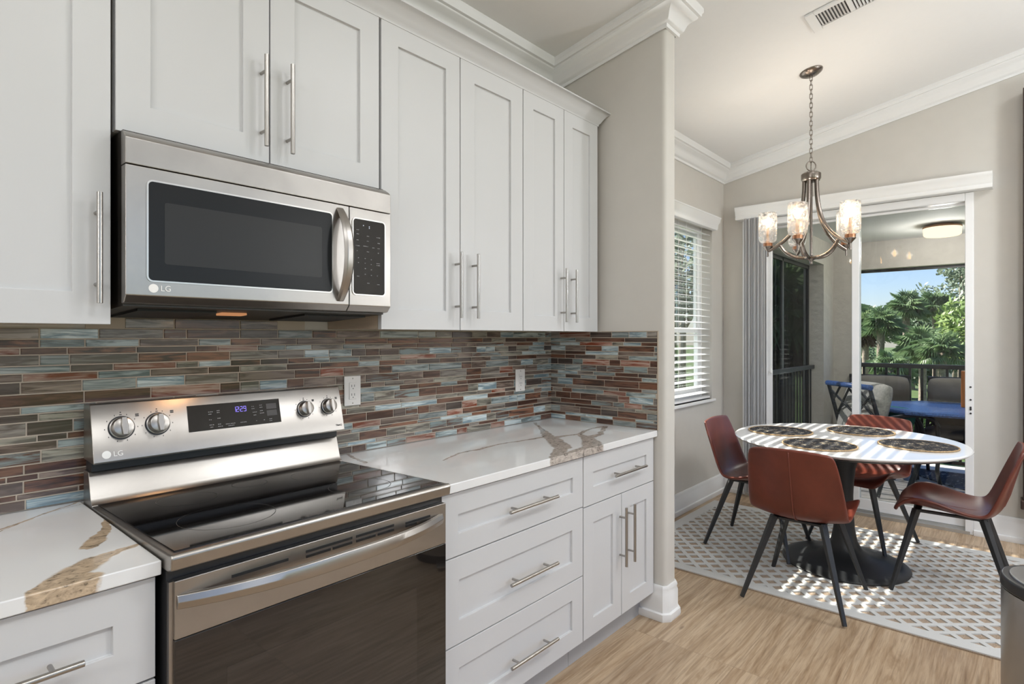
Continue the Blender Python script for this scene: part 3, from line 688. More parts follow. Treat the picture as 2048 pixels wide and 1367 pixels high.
for ch_, u0 in (('1', .372), ('2', .3815), ('2', .3935), ('9', .4045)):
    W_, H_, t_ = .0078, .0165, .0013
    for sg in SEGS[ch_]:
        q0 = {'a': (0, H_-t_, W_, H_), 'd': (0, 0, W_, t_), 'g': (0, H_/2-t_/2, W_, H_/2+t_/2), 'b': (W_-t_, H_/2, W_, H_), 'c': (W_-t_, 0, W_, H_/2), 'f': (0, H_/2, t_, H_), 'e': (0, 0, t_, H_/2)}[sg]
        merge(bm, cp_box(u0+q0[0], u0+q0[2], .1005+q0[1], .1005+q0[3], .0011, .0015))
for v_ in (.105, .112): merge(bm, cp_box(.3905, .3918, v_, v_+.0013, .0011, .0015))
obj('clock_digits', bm, M['digits'], ds)
bm = B(); random.seed(3)
def dash(u, v, wd): 
    for k in range(max(1, int(wd/.005))):
        merge(bm, cp_box(u+k*.005, u+k*.005+random.uniform(.0025, .004), v-.0010, v+.0010, .0011, .0014))
for (u, v, wd) in [(.297, .108, .016), (.297, .101, .012), (.297, .084, .012), (.297, .068, .018), (.299, .061, .014), (.322, .110, .014), (.322, .104, .012), (.322, .086, .012), (.322, .068, .012), (.322, .061, .015),
                   (.345, .066, .03), (.352, .060, .02), (.39, .066, .02), (.43, .113, .012), (.43, .106, .010), (.432, .094, .016), (.434, .085, .012), (.456, .115, .012), (.456, .108, .012), (.456, .097, .012), (.455, .089, .018), (.44, .066, .006), (.465, .066, .003), (.484, .067, .014), (.484, .061, .012)]: dash(u, v, wd)
obj('printed_marks', bm, M['greyink'], ds)
pm = simple('pad_brown_grey', (.05, .043, .04), .4)
obj('touch_pad', cp_box(.478, .512, .100, .118, .0011, .0015), pm, ds); obj('touch_pad', cp_box(.478, .512, .078, .096, .0011, .0015), pm, ds)
def knob(u, v, r):
    b = B(); lathe(b, [(r*1.10, 0), (r*1.10, .003), (r*1.0, .004), (r*.98, .020), (r*.93, .024), (r*.86, .025)], 36)
    m4 = Rcp.copy(); m4.translation = cp_pt(u, v, 0); b.transform(m4); k = obj('knob', b, M['steel'], rg, smooth='auto')
    b = B(); prism(b, [(-r*.20, -r*.92), (r*.20, -r*.92), (r*.30, 0), (r*.22, r*.92), (-r*.22, r*.92), (-r*.30, 0)], 'z', .024, .036)
    b.transform(m4); obj('grip', b, M['steel'], k, bevel=.002)
    b = B(); lathe(b, [(r*1.22, 0), (r*1.22, .0015)], 36); b.transform(m4); obj('bezel', b, M['darkplastic'], k)
    b = B()
    for j in range(10):
        a = PI*(.62+1.76*j/9); mm = cp_pt(u+1.48*r*math.cos(a+PI/2*0), v+1.42*r*math.sin(a), .0)
        b2 = bx(-.0009, .0009, -.0016, .0016, 0, .0005); m5 = Rcp.copy(); m5.translation = mm; b2.transform(m5); merge(b, b2)
    b2 = bx(-.0016, .0016, -.0016, .0016, 0, .0005); m5 = Rcp.copy(); m5.translation = cp_pt(u, v+r*1.6, 0); b2.transform(m5); merge(b, b2)
    b2 = bx(-.003, .003, -.0012, .0012, 0, .0005); m5 = Rcp.copy(); m5.translation = cp_pt(u, v+r*1.36, 0); b2.transform(m5); merge(b, b2)
    for (du, dv) in ((1.55, 1.25), (1.72, 1.25), (1.55, 1.42), (1.72, 1.42)):
        b2 = bx(-.0022, .0022, -.0016, .0016, 0, .0005); m5 = Rcp.copy(); m5.translation = cp_pt(u+r*du-.004, v+r*dv-.004, 0); b2.transform(m5); merge(b, b2)
    obj('dial_marks', b, M['ink'], k)
for (u, v, r) in ((.069, .088, .0265), (.158, .089, .0265), (.612, .088, .0235), (.703, .089, .0235)): knob(u, v, r)
b = lathe(B(), [(.0105, 0), (.0105, .0006)], 28); m4 = Rcp.copy(); m4.translation = cp_pt(.030, .019, .0004); b.transform(m4); lg = obj('logo_disc', b, M['logo'], rg)
text('logo_letters', 'LG', .0195, cp_pt(.045, .0185, .0006), (1, 0, 0), cupv, M['logo'], rg)
text('printed_word', 'ThinQ', .0095, cp_pt(.722, .018, .0004), (1, 0, 0), cupv, M['ink'], rg)
# oven door: steel band on top, black glass below, bowed handle
od = obj('oven_door', bx(.012, .752, -.676, -.655, .752, .872), M['steel'], rg, bevel=.002)
obj('glass_front', bx(.012, .752, -.6765, -.655, .23, .7515), M['ovenglass'], od, bevel=.002)
obj('side_rail', bx(.004, .012, -.668, -.655, .23, .870), M['steel'], od)
obj('inner_window', bx(.115, .640, -.6768, -.6765, .33, .655), simple('oven_inner_window', (.022, .018, .016), .03, 0, spec=.9), od)
obj('storage_drawer', bx(.006, .752, -.674, -.655, .05, .222), M['steel'], rg, bevel=.003)
bm = B()
for (a, b, c) in ((.125, .255, .8475), (.300, .428, .8525), (.440, .560, .8525), (.600, .690, .8475), (.300, .366, .8405), (.372, .428, .8405), (.440, .500, .8405), (.507, .560, .8405), (.600, .640, .8395)): box(bm, a, b, -.6772, -.672, c-.0032, c+.0032)
obj('vent_slots', bm, M['dark'], od)
bm = B(); n = 28; rows = []
for i in range(n+1):
    s = i/n; x = .012+s*(.735-.012)+.004; bow = (1-(2*s-1)**4)**1.0
    y = -.6775-.058*max(0.0, (1-abs(2*s-1)**2.6)); hh = .0165+.004*(1-abs(2*s-1)); zc = .829
    e = 0.25 if i in (0, n) else 1.0
    rows.append([bm.verts.new(p) for p in ((x, y+.006, zc+hh*.95), (x, y, zc+hh*.8), (x, y-.005, zc), (x, y, zc-hh*.9), (x, y+.008, zc-hh), (x, y+.016, zc-hh*.6), (x, y+.016, zc+hh*.6))])
for i in range(n):
    for k in range(7): bm.faces.new((rows[i][k], rows[i][(k+1) % 7], rows[i+1][(k+1) % 7], rows[i+1][k]))
bm.faces.new(rows[0]); bm.faces.new(rows[-1][::-1])
obj('handle', bm, M['steel'], od, smooth='auto', bevel=.0015)

# ------------------------------------------------------------------ microwave
mw = thing('microwave', 'stainless over-the-range microwave with dark window hung above the range', 'microwave', (.3785, -.2, 1.42))
YM = -.400
bm = B(); prism(bm, [(-.004, 1.425), (-.365, 1.443), (-.365, 1.862), (-.004, 1.862)], 'x', .004, .752); obj('case', bm, simple('dark_case_metal', (.05, .045, .04), .4, .6), mw)
bm = B(); prism(bm, [(-.365, 1.776), (YM, 1.776), (YM, 1.838), (YM+.008, 1.846), (-.372, 1.858), (-.365, 1.858)], 'x', 0, .757); obj('top_vent_band', bm, M['steel'], mw, bevel=.002)
bm = B(); prism(bm, [(-.368, 1.448), (YM+.016, 1.450), (YM, 1.468), (YM, 1.774), (-.368, 1.774)], 'x', 0, .5985); md = obj('door', bm, M['steel'], mw, bevel=.002)
bm = B(); prism(bm, [(-.368, 1.448), (YM+.016, 1.450), (YM, 1.468), (YM, 1.774), (-.368, 1.774)], 'x', .6005, .757); mc = obj('control_section', bm, M['steel'], mw, bevel=.002)
def rrect(x0, x1, z0, z1, r, n=5):
    pts = []
    for (cx, cz, a0) in ((x1-r, z0+r, -PI/2), (x1-r, z1-r, 0), (x0+r, z1-r, PI/2), (x0+r, z0+r, PI)):
        for k in range(n+1): a = a0+k*PI/2/n; pts.append((cx+r*math.cos(a), cz+r*math.sin(a)))
    return pts
def rr_frame(x0, x1, z0, z1, r, wd, y0, y1):
    bm = B(); o_ = rrect(x0-wd, x1+wd, z0-wd, z1+wd, r+wd); i_ = rrect(x0, x1, z0, z1, r); n = len(o_)
    L = [[bm.verts.new((p[0], y, p[1])) for p in q] for q, y in ((o_, y1), (o_, y0), (i_, y0), (i_, y1))]
    for a in range(4):
        for k in range(n): bm.faces.new((L[a][k], L[a][(k+1) % n], L[(a+1) % 4][(k+1) % n], L[(a+1) % 4][k]))
    return bm
bm = B(); prism(bm, rrect(.047, .538, 1.505, 1.742, .010), 'y', YM-.0012, YM+.004); wdw = obj('window', bm, M['micglass'], md)
obj('window_rim', rr_frame(.047, .538, 1.505, 1.742, .010, .004, YM-.0022, YM+.002), M['rimsteel'], md, smooth='auto')
bm = B(); prism(bm, rrect(.082, .505, 1.546, 1.696, .006), 'y', YM-.0016, YM-.0011); obj('mesh_screen', bm, M['micglass_in'], wdw)
bm = B(); prism(bm, rrect(.613, .731, 1.504, 1.740, .010), 'y', YM-.0012, YM+.004); kp = obj('keypad', bm, M['blackglass'], mc)
obj('keypad_rim', rr_frame(.613, .731, 1.504, 1.740, .010, .004, YM-.0025, YM+.002), M['rimsteel'], mc, smooth='auto')
bm = B(); random.seed(11)
for (u, z_, wd) in [(.625, 1.706, .010), (.625, 1.693, .012), (.663, 1.690, .011), (.700, 1.690, .016), (.625, 1.674, .010), (.663, 1.674, .012), (.704, 1.672, .011), (.622, 1.656, .018), (.650, 1.657, .020), (.684, 1.655, .010), (.704, 1.655, .010), (.626, 1.640, .008), (.663, 1.640, .014), (.705, 1.640, .008), (.630, 1.618, .002), (.655, 1.618, .003), (.678, 1.616, .003), (.630, 1.603, .002), (.655, 1.603, .003), (.678, 1.601, .003), (.655, 1.586, .003), (.678, 1.584, .003), (.655, 1.568, .003), (.678, 1.566, .004), (.700, 1.606, .018), (.700, 1.600, .018), (.626, 1.560, .010), (.664, 1.540, .014), (.702, 1.566, .008), (.702, 1.538, .012)]:
    for k in range(max(1, int(wd/.005))): box(bm, u+k*.005, u+k*.005+random.uniform(.002, .004), YM-.0016, YM-.0011, z_-.0011, z_+.0011)
obj('printed_marks', bm, M['greyink'], kp)
bm = B()
for (u, z_) in ((.650, 1.722), (.672, 1.721), (.672, 1.716)): box(bm, u-.0012, u+.0012, YM-.0018, YM-.0011, z_-.0012, z_+.0012)
obj('clock_dots', bm, M['dot'], kp)
bm = B(); n = 24; rows = []
for i in range(n+1):
    s = i/n; z_ = 1.478+s*(1.764-1.478); b_ = 1-abs(2*s-1)**2.4; y = YM-.004-.052*b_; wd = .0135+.004*b_; xc = .567
    rows.append([bm.verts.new(p) for p in ((xc-wd, y+.006, z_), (xc-wd*.5, y-.002, z_), (xc+wd*.5, y-.002, z_), (xc+wd, y+.006, z_), (xc+wd*.6, y+.014, z_), (xc-wd*.6, y+.014, z_))])
for i in range(n):
    for k in range(6): bm.faces.new((rows[i][k], rows[i][(k+1) % 6], rows[i+1][(k+1) % 6], rows[i+1][k]))
bm.faces.new(rows[0]); bm.faces.new(rows[-1][::-1]); obj('handle', bm, M['steel'], md, smooth='auto', bevel=.002)
b = lathe(B(), [(.0105, 0), (.0105, .0008)], 28); b.transform(Matrix.Translation((.058, YM-.0001, 1.486)) @ Matrix.Rotation(PI/2, 4, 'X')); obj('logo_disc', b, M['logo'], md)
text('logo_letters', 'LG', .0195, (.0725, YM-.0012, 1.486), (1, 0, 0), (0, 0, 1), M['logo'], md)
# underside
bm = B(); m_u = Matrix.Translation((0, -.20, 1.4325)) @ Matrix.Rotation(math.atan2(-.018, .361), 4, 'X')
for (x0, x1, y0, y1) in ((.05, .24, -.11, .12), (.50, .72, -.11, .12)):
    b2 = bx(x0, x1, y0, y1, -.004, .002); b2.transform(m_u); obj('grease_filter', b2, M['dark'], mw)
b2 = bx(.27, .34, -.07, -.03, -.004, .002); b2.transform(m_u); obj('underlight_lens', b2, M['pinkled'], mw)
o = lamp('AREA', (.30, -.24, 1.418), .16, (1.0, .55, .25), .06, (0, 0, 0), .03); o.name = 'underlight_lamp'
struct(obj('trim_3', bx(.0, .764, -.0125, -.0005, 1.4265, 1.866), M['wall']))

# ------------------------------------------------------------------ ceiling vent
cs = math.atan(.197)
vt = thing('ceiling_vent', 'white ceiling air vent with angled louvres above the chandelier', 'vent', (3.0, -1.31, ceil_z(-1.31)))
def on_ceil(bm): bm.transform(Matrix.Translation((3.0, -1.31, ceil_z(-1.31)-.001)) @ Matrix.Rotation(-cs, 4, 'X')); return bm
bm = B()
for (x0, x1, y0, y1) in ((-.105, .105, .155, .20), (-.105, .105, -.20, -.155), (-.105, -.072, -.155, .155), (.072, .105, -.155, .155), (-.072, .072, -.012, .012)): box(bm, x0, x1, y0, y1, -.012, 0)
obj('frame', on_ceil(bm), M['white'], vt, bevel=.003)
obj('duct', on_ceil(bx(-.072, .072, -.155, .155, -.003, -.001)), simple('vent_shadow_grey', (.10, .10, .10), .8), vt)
bm = B()
for j in range(20):
    y = -.145+j*.0153
    if abs(y) < .014: continue
    mbox(bm, Matrix.Translation((0, y, -.007)) @ Matrix.Rotation(math.radians(40 if y > 0 else -40), 4, 'X'), .144, .011, .0012)
obj('louvres', on_ceil(bm), M['white'], vt)

# ------------------------------------------------------------------ dining rug and table
RX0, RX1, RY0, RY1 = 2.775, 4.29, -2.38, -.075
rug = thing('area_rug', 'ivory and tan diamond lattice area rug under the dining table', 'rug', (3.58, -1.2, 0))
obj('pile_base', bx(RX0, RX1, RY0, RY1, 0.0, .007), M['rug_base'], rug)
def clip_poly(poly, x0, x1, y0, y1):
    for (ax, v, sgn) in ((0, x0, 1), (0, x1, -1), (1, y0, 1), (1, y1, -1)):
        out = []
        for i in range(len(poly)):
            a, b = poly[i], poly[(i+1) % len(poly)]; da = (a[ax]-v)*sgn; db = (b[ax]-v)*sgn
            if da >= 0: out.append(a)
            if da*db < 0: t_ = da/(da-db); out.append((a[0]+(b[0]-a[0])*t_, a[1]+(b[1]-a[1])*t_))
        poly = out
        if len(poly) < 3: return None
    return poly
bm = B(); bd = .075; ix0, ix1, iy0, iy1 = RX0+bd, RX1-bd, RY0+bd, RY1-bd
for q in ((RX0, ix0, RY0, RY1), (ix1, RX1, RY0, RY1), (ix0, ix1, RY0, iy0), (ix0, ix1, iy1, RY1)): box(bm, *q, .007, .0125)
for fam, (dx, dy) in enumerate(((.66, -.75), (.72, .69))):
    nx, ny = -dy, dx; pit = .0735; wd = .0125
    for k in range(-45, 46):
        cx = (ix0+ix1)/2+nx*k*pit; cy = (iy0+iy1)/2+ny*k*pit
        pl = [(cx-dx*3-nx*wd, cy-dy*3-ny*wd), (cx+dx*3-nx*wd, cy+dy*3-ny*wd), (cx+dx*3+nx*wd, cy+dy*3+ny*wd), (cx-dx*3+nx*wd, cy-dy*3+ny*wd)]
        pl = clip_poly(pl, ix0, ix1, iy0, iy1)
        if pl: prism(bm, pl, 'z', .007, .0122+.0002*fam)
obj('raised_lattice', bm, M['rug_top'], rug)

TX, TY = 3.51, -1.18
tb = thing('dining_table', 'round white marble-topped table on a black tulip pedestal', 'table', (TX, TY, .0125))
bm = lathe(B(), [(.0, .733), (.575, .733), (.600, .738), (.612, .748), (.612, .752), (.606, .757), (0, .757)], 96, (TX, TY, 0), False, False); obj('tabletop', bm, M['marble'], tb, smooth='auto')
bm = lathe(B(), [(0, .718), (.55, .720), (.585, .7325), (0, .7328)], 72, (TX, TY, 0), False, False); obj('underplate', bm, M['blackmetal'], tb, smooth='auto')
bm = lathe(B(), [(.335, .0127), (.338, .020), (.330, .027), (.29, .035), (.225, .047), (.150, .066), (.098, .098), (.070, .15), (.057, .22), (.050, .32), (.048, .42), (.052, .50), (.060, .58), (.078, .65), (.100, .69), (.125, .715), (.14, .719)], 64, (TX, TY, 0)); obj('pedestal', bm, M['blackmetal'], tb, smooth='auto')
def placemat(x, y, label):
    t = thing('placemat', label, 'placemat', (x, y, .7575))
    bm = B(); prof = [(0, .0060)]; n = 14
    for k in range(n): r0 = .180*k/n; prof += [(r0+.180/n*.5, .0085), (r0+.180/n, .0055)]
    prof += [(.183, .001), (0, .001)]
    lathe(bm, [(r_, z_) for r_, z_ in prof], 64, (x, y, .7575), False, False); obj('woven_pad', bm, M['weave'], t, smooth=True)
    bm = tube(B(), [(x+.187*math.cos(2*PI*k/72), y+.187*math.sin(2*PI*k/72), .7575+.0045+.0006*math.sin(k*3.1)) for k in range(72)], .0043, 8, closed=True); obj('rim', bm, M['jute'], t, smooth=True)
G = None
placemat(3.515, -.815, 'round black woven placemat nearest the blinds window')
placemat(3.165, -1.125, 'round black woven placemat nearest the kitchen, behind the near chair back')
placemat(3.845, -1.205, 'round black woven placemat nearest the sliding door')
placemat(3.50, -1.545, 'round black woven placemat nearest the right-hand chair')

# ------------------------------------------------------------------ dining chairs
def chair_shell():
    # profile (x forward, z), half width, edge lift/curl
    P = [(.243, .415, .165, .000, 0), (.236, .437, .195, .004, 0), (.215, .452, .212, .018, 0), (.165, .456, .222, .058, 0), (.095, .449, .230, .072, 0), (.010, .441, .233, .056, .0), (-.075, .437, .233, .036, .010), (-.135, .438, .234, .030, .022),
         (-.180, .455, .233, .016, .036), (-.208, .492, .231, .004, .048), (-.228, .550, .228, 0, .046), (-.248, .630, .222, 0, .036), (-.268, .710, .213, 0, .024), (-.284, .772, .203, 0, .015), (-.290, .798, .192, -.004, .011), (-.293, .810, .176, -.010, .010)]
    bm = B(); nu = 10; rows = []
    for (x, z, hw, lift, curl) in P:
        row = []
        for j in range(nu+1):
            u = -1+2*j/nu; e = abs(u)**2.2
            row.append(bm.verts.new((x+curl*e, hw*u, z+lift*e)))
        rows.append(row)
    for i in range(len(P)-1):
        for j in range(nu): bm.faces.new((rows[i][j], rows[i][j+1], rows[i+1][j+1], rows[i+1][j]))
    return bm, P
ch = thing('dining_chair', 'cognac leather dining chair with its seamed back toward the kitchen', 'chair', (2.918, -1.117, .006), 0.0, None)
bm, CP = chair_shell()
sh = obj('seat_shell', bm, M['leather'], ch, smooth=True, local=True)
sh.modifiers.new('solid', 'SOLIDIFY').thickness = .020; sh.modifiers['solid'].offset = -1.0
s_ = sh.modifiers.new('sub', 'SUBSURF'); s_.levels = 2; s_.render_levels = 2
bm = B(); side = []
for i in range(1, len(CP)-1):
    a, b = CP[i-1], CP[i+1]; d = Vector((b[0]-a[0], 0, b[1]-a[1])).normalized(); nrm = Vector((d.z, 0, -d.x))
    side.append((Vector((CP[i][0], 0, CP[i][1])), nrm))
SEAM_SIGN = -1
obj('seam', tube(B(), [p+n_*(.0205*SEAM_SIGN) for p, n_ in side[6:]], .0030, 6), M['seam'], ch, smooth=True, local=True)
obj('seat_seam', tube(B(), [p+Vector((0, 0, .001)) for p, n_ in side[1:8]], .0016, 6), M['seam'], ch, smooth=True, local=True)
bm = B(); box(bm, -.16, .16, -.125, -.095, .412, .424); box(bm, -.16, .16, .095, .125, .412, .424); box(bm, -.15, -.12, -.125, .125, .410, .422); box(bm, .12, .15, -.125, .125, .414, .426)
obj('under_frame', bm, M['blackmetal'], ch, bevel=.002, local=True)
for sx in (-1, 1):
    for sy in (-1, 1):
        x1 = .245 if sx > 0 else -.270
        obj('leg', tube(B(), [(sx*.140, sy*.115, .424), (x1, sy*.238, .002)], [.0215, .0125], 4, square=True), M['blackmetal'], ch, bevel=.003, local=True)
dup(ch, (3.49, -.695, .0125), -PI/2, 'cognac leather dining chair beside the blinds window wall')
dup(ch, (3.985, -1.185, .0125), math.radians(168), 'cognac leather dining chair behind the table, nearest the sliding door')
dup(ch, (3.49, -1.69, .0125), PI/2+math.radians(2), 'cognac leather dining chair at right of the table, seen side-on by the trash can')

# ------------------------------------------------------------------ chandelier
CX, CY = 3.565, -.985
cz = ceil_z(CY)
cd = thing('chandelier', 'brushed bronze five-arm chandelier with hammered glass shades over the table', 'chandelier', (CX, CY, cz))
bm = lathe(B(), [(.006, -.030), (.018, -.028), (.045, -.022), (.064, -.010), (.068, -.002), (.068, 0)], 40); bm.transform(Matrix.Translation((CX, CY, cz)) @ Matrix.Rotation(-cs, 4, 'X')); obj('canopy', bm, M['bronze'], cd, smooth='auto')
bm = B(); zt = cz-.028; k = 0; zb = 2.468
nl = 19; stp = (zt-zb)/nl
for k in range(nl):
    zc = zt-stp*(k+.5); a = 0.6 if k % 2 else 0.6+PI/2; h = stp*.5+.0042; wd = .0085
    pts = []
    for q in range(16):
        th = 2*PI*q/16; rx = wd*math.cos(th); rz = (h-wd)*(1 if math.sin(th) > 0 else -1)+wd*math.sin(th)
        pts.append((CX+rx*math.cos(a), CY+rx*math.sin(a), zc+rz))
    tube(bm, pts, .0021, 6, closed=True)
obj('chain', bm, M['bronze'], cd, smooth=True)
RV = Vector((.6585, -.7526, 0)); FV = Vector((.7526, .6585, 0))
bm = tube(B(), [Vector((CX, CY, 2.443))+RV*.030*math.cos(2*PI*q/24)+Vector((0, 0, .030*math.sin(2*PI*q/24))) for q in range(24)], .004, 8, closed=True)
tube(bm, [(CX, CY, 2.395), (CX, CY, 2.475)], .003, 8); obj('hanging_ring', bm, M['bronze'], cd, smooth=True)
bm = lathe(B(), [(.006, 2.412), (.045, 2.402), (.057, 2.392), (.057, 2.362), (.052, 2.350), (.045, 2.346), (.0, 2.346)], 40, (CX, CY, 0), True, False); obj('top_cap', bm, M['bronze'], cd, smooth='auto')
bm = tube(B(), [(CX, CY, 2.35), (CX, CY, 1.87)], .0085, 10); obj('centre_stem', bm, M['bronze'], cd, smooth='auto')
bm = lathe(B(), [(.002, 1.822), (.009, 1.828), (.008, 1.840), (.016, 1.850), (.042, 1.860), (.044, 1.866), (.030, 1.872), (.012, 1.880)], 32, (CX, CY, 0)); obj('finial', bm, M['bronze'], cd, smooth='auto')
def bez(p0, p1, p2, p3, n=16):
    return [((1-t)**3)*p0+3*(1-t)**2*t*p1+3*(1-t)*t*t*p2+t**3*p3 for t in [i/n for i in range(n+1)]]
for k in range(5):
    th = math.radians(10+72*k); dv = RV*math.cos(th)+FV*math.sin(th); c0 = Vector((CX, CY, 0)); R = .25
    up = lambda r_, z_: c0+dv*r_+Vector((0, 0, z_))
    bm = tube(B(), bez(up(.038, 2.35), up(.040, 2.12), up(.085, 2.00), up(R-.004, 1.925), 20), .0125, 10)
    lathe(bm, [(.0065, 1.885), (.0065, 1.93), (.012, 1.935)], 12, tuple(c0+dv*R)); arm = obj('arm', bm, M['bronze'], cd, smooth='auto')
    bm = tube(B(), bez(up(.022, 1.866), up(.095, 1.862), up(.150, 1.895), up(.178, 1.958), 14), .0102, 8); obj('lower_arm', bm, M['bronze'], arm, smooth='auto')
    q = tuple(c0+dv*R)
    obj('cone', lathe(B(), [(.007, 1.922), (.012, 1.928), (.031, 1.950), (.031, 1.953)], 24, q), M['bronze'], arm, smooth='auto')
    obj('cup', lathe(B(), [(.029, 1.9532), (.029, 1.974), (.027, 1.975)], 24, q), M['copper'], arm, smooth='auto')
    bm = lathe(B(), [(.0085, 1.972), (.0085, 2.072), (.006, 2.076)], 14, q); obj('candle_sleeve', bm, M['candle'], arm, smooth='auto')
    bm = lathe(B(), [(.005, 2.072), (.012, 2.086), (.014, 2.10), (.009, 2.120), (.0015, 2.140)], 16, q); obj('bulb', bm, M['bulb'], arm, smooth=True)
    bm = lathe(B(), [(.026, 1.975), (.044, 1.980), (.053, 1.995), (.056, 2.015), (.056, 2.13), (.0545, 2.168), (.0515, 2.168), (.0525, 2.13), (.0525, 2.015), (.049, 1.998), (.041, 1.985), (.026, 1.980)], 36, q, False, False); obj('glass_shade', bm, M['shade'], arm, smooth=True)
    o = lamp('POINT', tuple(c0+dv*R+Vector((0, 0, 2.11))), 4.0, (1.0, .86, .70), .022); o.name = 'chandelier_bulb_lamp'

# ------------------------------------------------------------------ trash can
tc_ = thing('trash_can', 'half-round brushed steel step trash can with black rim at the right edge', 'trash can', (2.035, -2.095, 0))
def dshape(s, n=20):
    pts = []
    for k in range(n+1):
        a = PI*k/n-PI/2; pts.append((-.02-.13*s*math.cos(a)*1.15+.0, .19*s*math.sin(a)))
    pts += [(.11*s, .19*s), (.11*s, -.19*s)][::1]
    return pts
def dpr(s, z0, z1): 
    bm = B(); p = dshape(s); prism(bm, p, 'z', z0, z1); bm.transform(Matrix.Translation((2.035, -2.095, 0)) @ Matrix.Rotation(math.radians(-48), 4, 'Z')); return bm
obj('base', dpr(.94, 0, .05), M['darkplastic'], tc_, bevel=.004)
obj('body', dpr(.93, .05, .565), M['steelv'], tc_, smooth='auto')
obj('rim', dpr(.945, .565, .605), M['darkplastic'], tc_, bevel=.008)
obj('lid', dpr(.81, .600, .611), M['steelv'], tc_, bevel=.004)
bm = bx(-.26, -.15, -.05, .05, .015, .027); bm.transform(Matrix.Translation((2.035, -2.095, 0)) @ Matrix.Rotation(math.radians(-48), 4, 'Z')); obj('pedal', bm, M['chrome'], tc_, bevel=.004)

# ------------------------------------------------------------------ lanai
LX, LCZ = 6.88, 2.395; LYS = -4.6
struct(obj('floor_lanai', bx(XF+.17, 7.3, LYS, -.2, -.12, -.012), M['lanaifloor']))
struct(obj('ceiling_lanai', bx(XF+.17, 7.3, LYS, -.2, LCZ, LCZ+.1), M['lanaiceil']))
bm = B(); box(bm, 6.45, 6.88, -.40, -.20, 0, LCZ); box(bm, XF+.17, 6.45, -.40, -.20, 2.14, LCZ); box(bm, 6.88, 7.12, -.60, -.20, 0, LCZ)
struct(obj('wall_lanai', bm, M['stucco']))
struct(obj('trim_4', bx(6.88, 7.12, LYS, -.60, 2.10, LCZ), M['stucco']))
struct(obj('wall_lanai_south', bx(XF+.17, 7.3, LYS-.2, LYS, 0, LCZ), M['stucco']))
struct(obj('roof_lanai', bx(XF+.17, 7.5, LYS-.2, 0.0, LCZ+.1, LCZ+.3), M['bldg']))
rl = thing('balcony_railing', 'black balcony railing with thin balusters along the outer edge', 'railing', (7.0, -2.6, -.012))
obj('top_rail', bx(6.97, 7.03, LYS, -.60, 1.03, 1.075), M['blackmetal'], rl, bevel=.004)
obj('bottom_rail', bx(6.98, 7.02, LYS, -.60, .06, .095), M['blackmetal'], rl)
y = -.68; bm = bx(6.988, 7.012, y-.012, y+.012, .095, 1.03); first = obj('baluster', bm, M['blackmetal'], rl)
k = 1
while -.68-.106*k > LYS+.1:
    c = first.copy(); COL.objects.link(c); c.location.y -= .106*k; k += 1
obj('screen_bar', bx(6.985, 7.015, LYS, -.60, 2.07, 2.10), M['blackmetal'], rl)
sr = thing('balcony_railing', 'black balusters behind dark mesh screen in the side opening', 'railing', (5.73, -.28, 0))
obj('top_rail', bx(4.87, 6.45, -.31, -.27, 1.02, 1.06), M['blackmetal'], sr)
obj('bottom_rail', bx(4.87, 6.45, -.305, -.275, .05, .08), M['blackmetal'], sr)
first = obj('baluster', bx(4.97, 4.980, -.296, -.284, .08, 1.02), M['blackmetal'], sr)
for k in range(1, 15):
    c = first.copy(); COL.objects.link(c); c.location.x += .1*k
ss = thing('mesh_screen', 'dark see-through sun screen filling the left lanai opening', 'screen', (5.73, -.25, 0))
obj('mesh', bx(4.87, 6.45, -.246, -.244, .03, 2.14), M['screen'], ss)
bm = B()
for x in (4.87, 5.50, 6.41): box(bm, x, x+.035, -.258, -.232, .03, 2.14)
box(bm, 4.87, 6.45, -.258, -.232, 0, .04); box(bm, 4.87, 6.45, -.258, -.232, 2.10, 2.14); obj('frame', bm, M['blackmetal'], ss)
# flush drum light
q = (6.17, -1.445); fl = thing('ceiling_light', 'round drum ceiling light with wooden collar on the lanai ceiling', 'lamp', (q[0], q[1], LCZ))
obj('collar', lathe(B(), [(.09, LCZ-.018), (.09, LCZ)], 32, (q[0], q[1], 0)), M['woodring'], fl, smooth='auto')
obj('drum_band', lathe(B(), [(.145, LCZ-.032), (.148, LCZ-.030), (.148, LCZ-.018), (.09, LCZ-.016)], 40, (q[0], q[1], 0), False, False), M['woodring'], fl, smooth='auto')
lamp('POINT', (q[0], q[1], LCZ-.16), 21, (1.0, .95, .90), .10).name = 'lanai_drum_lamp'
obj('diffuser', lathe(B(), [(.0, LCZ-.105), (.13, LCZ-.104), (.143, LCZ-.092), (.145, LCZ-.030), (0, LCZ-.028)], 40, (q[0], q[1], 0), False, False), M['lanailamp'], fl, smooth='auto')
# outdoor rug
bm = B(); prism(bm, [(6.86, -.95), (6.62, -1.16), (6.365, -1.375), (6.2, -1.54), (6.08, -1.75), (6.02, -2.0), (6.0, -3.2), (6.90, -3.2), (6.9, -.95)], 'z', -.012, -.004); tag(obj('outdoor_rug', bm, M['navyrug']), 'navy outdoor rug with white pattern under the patio table', 'rug')
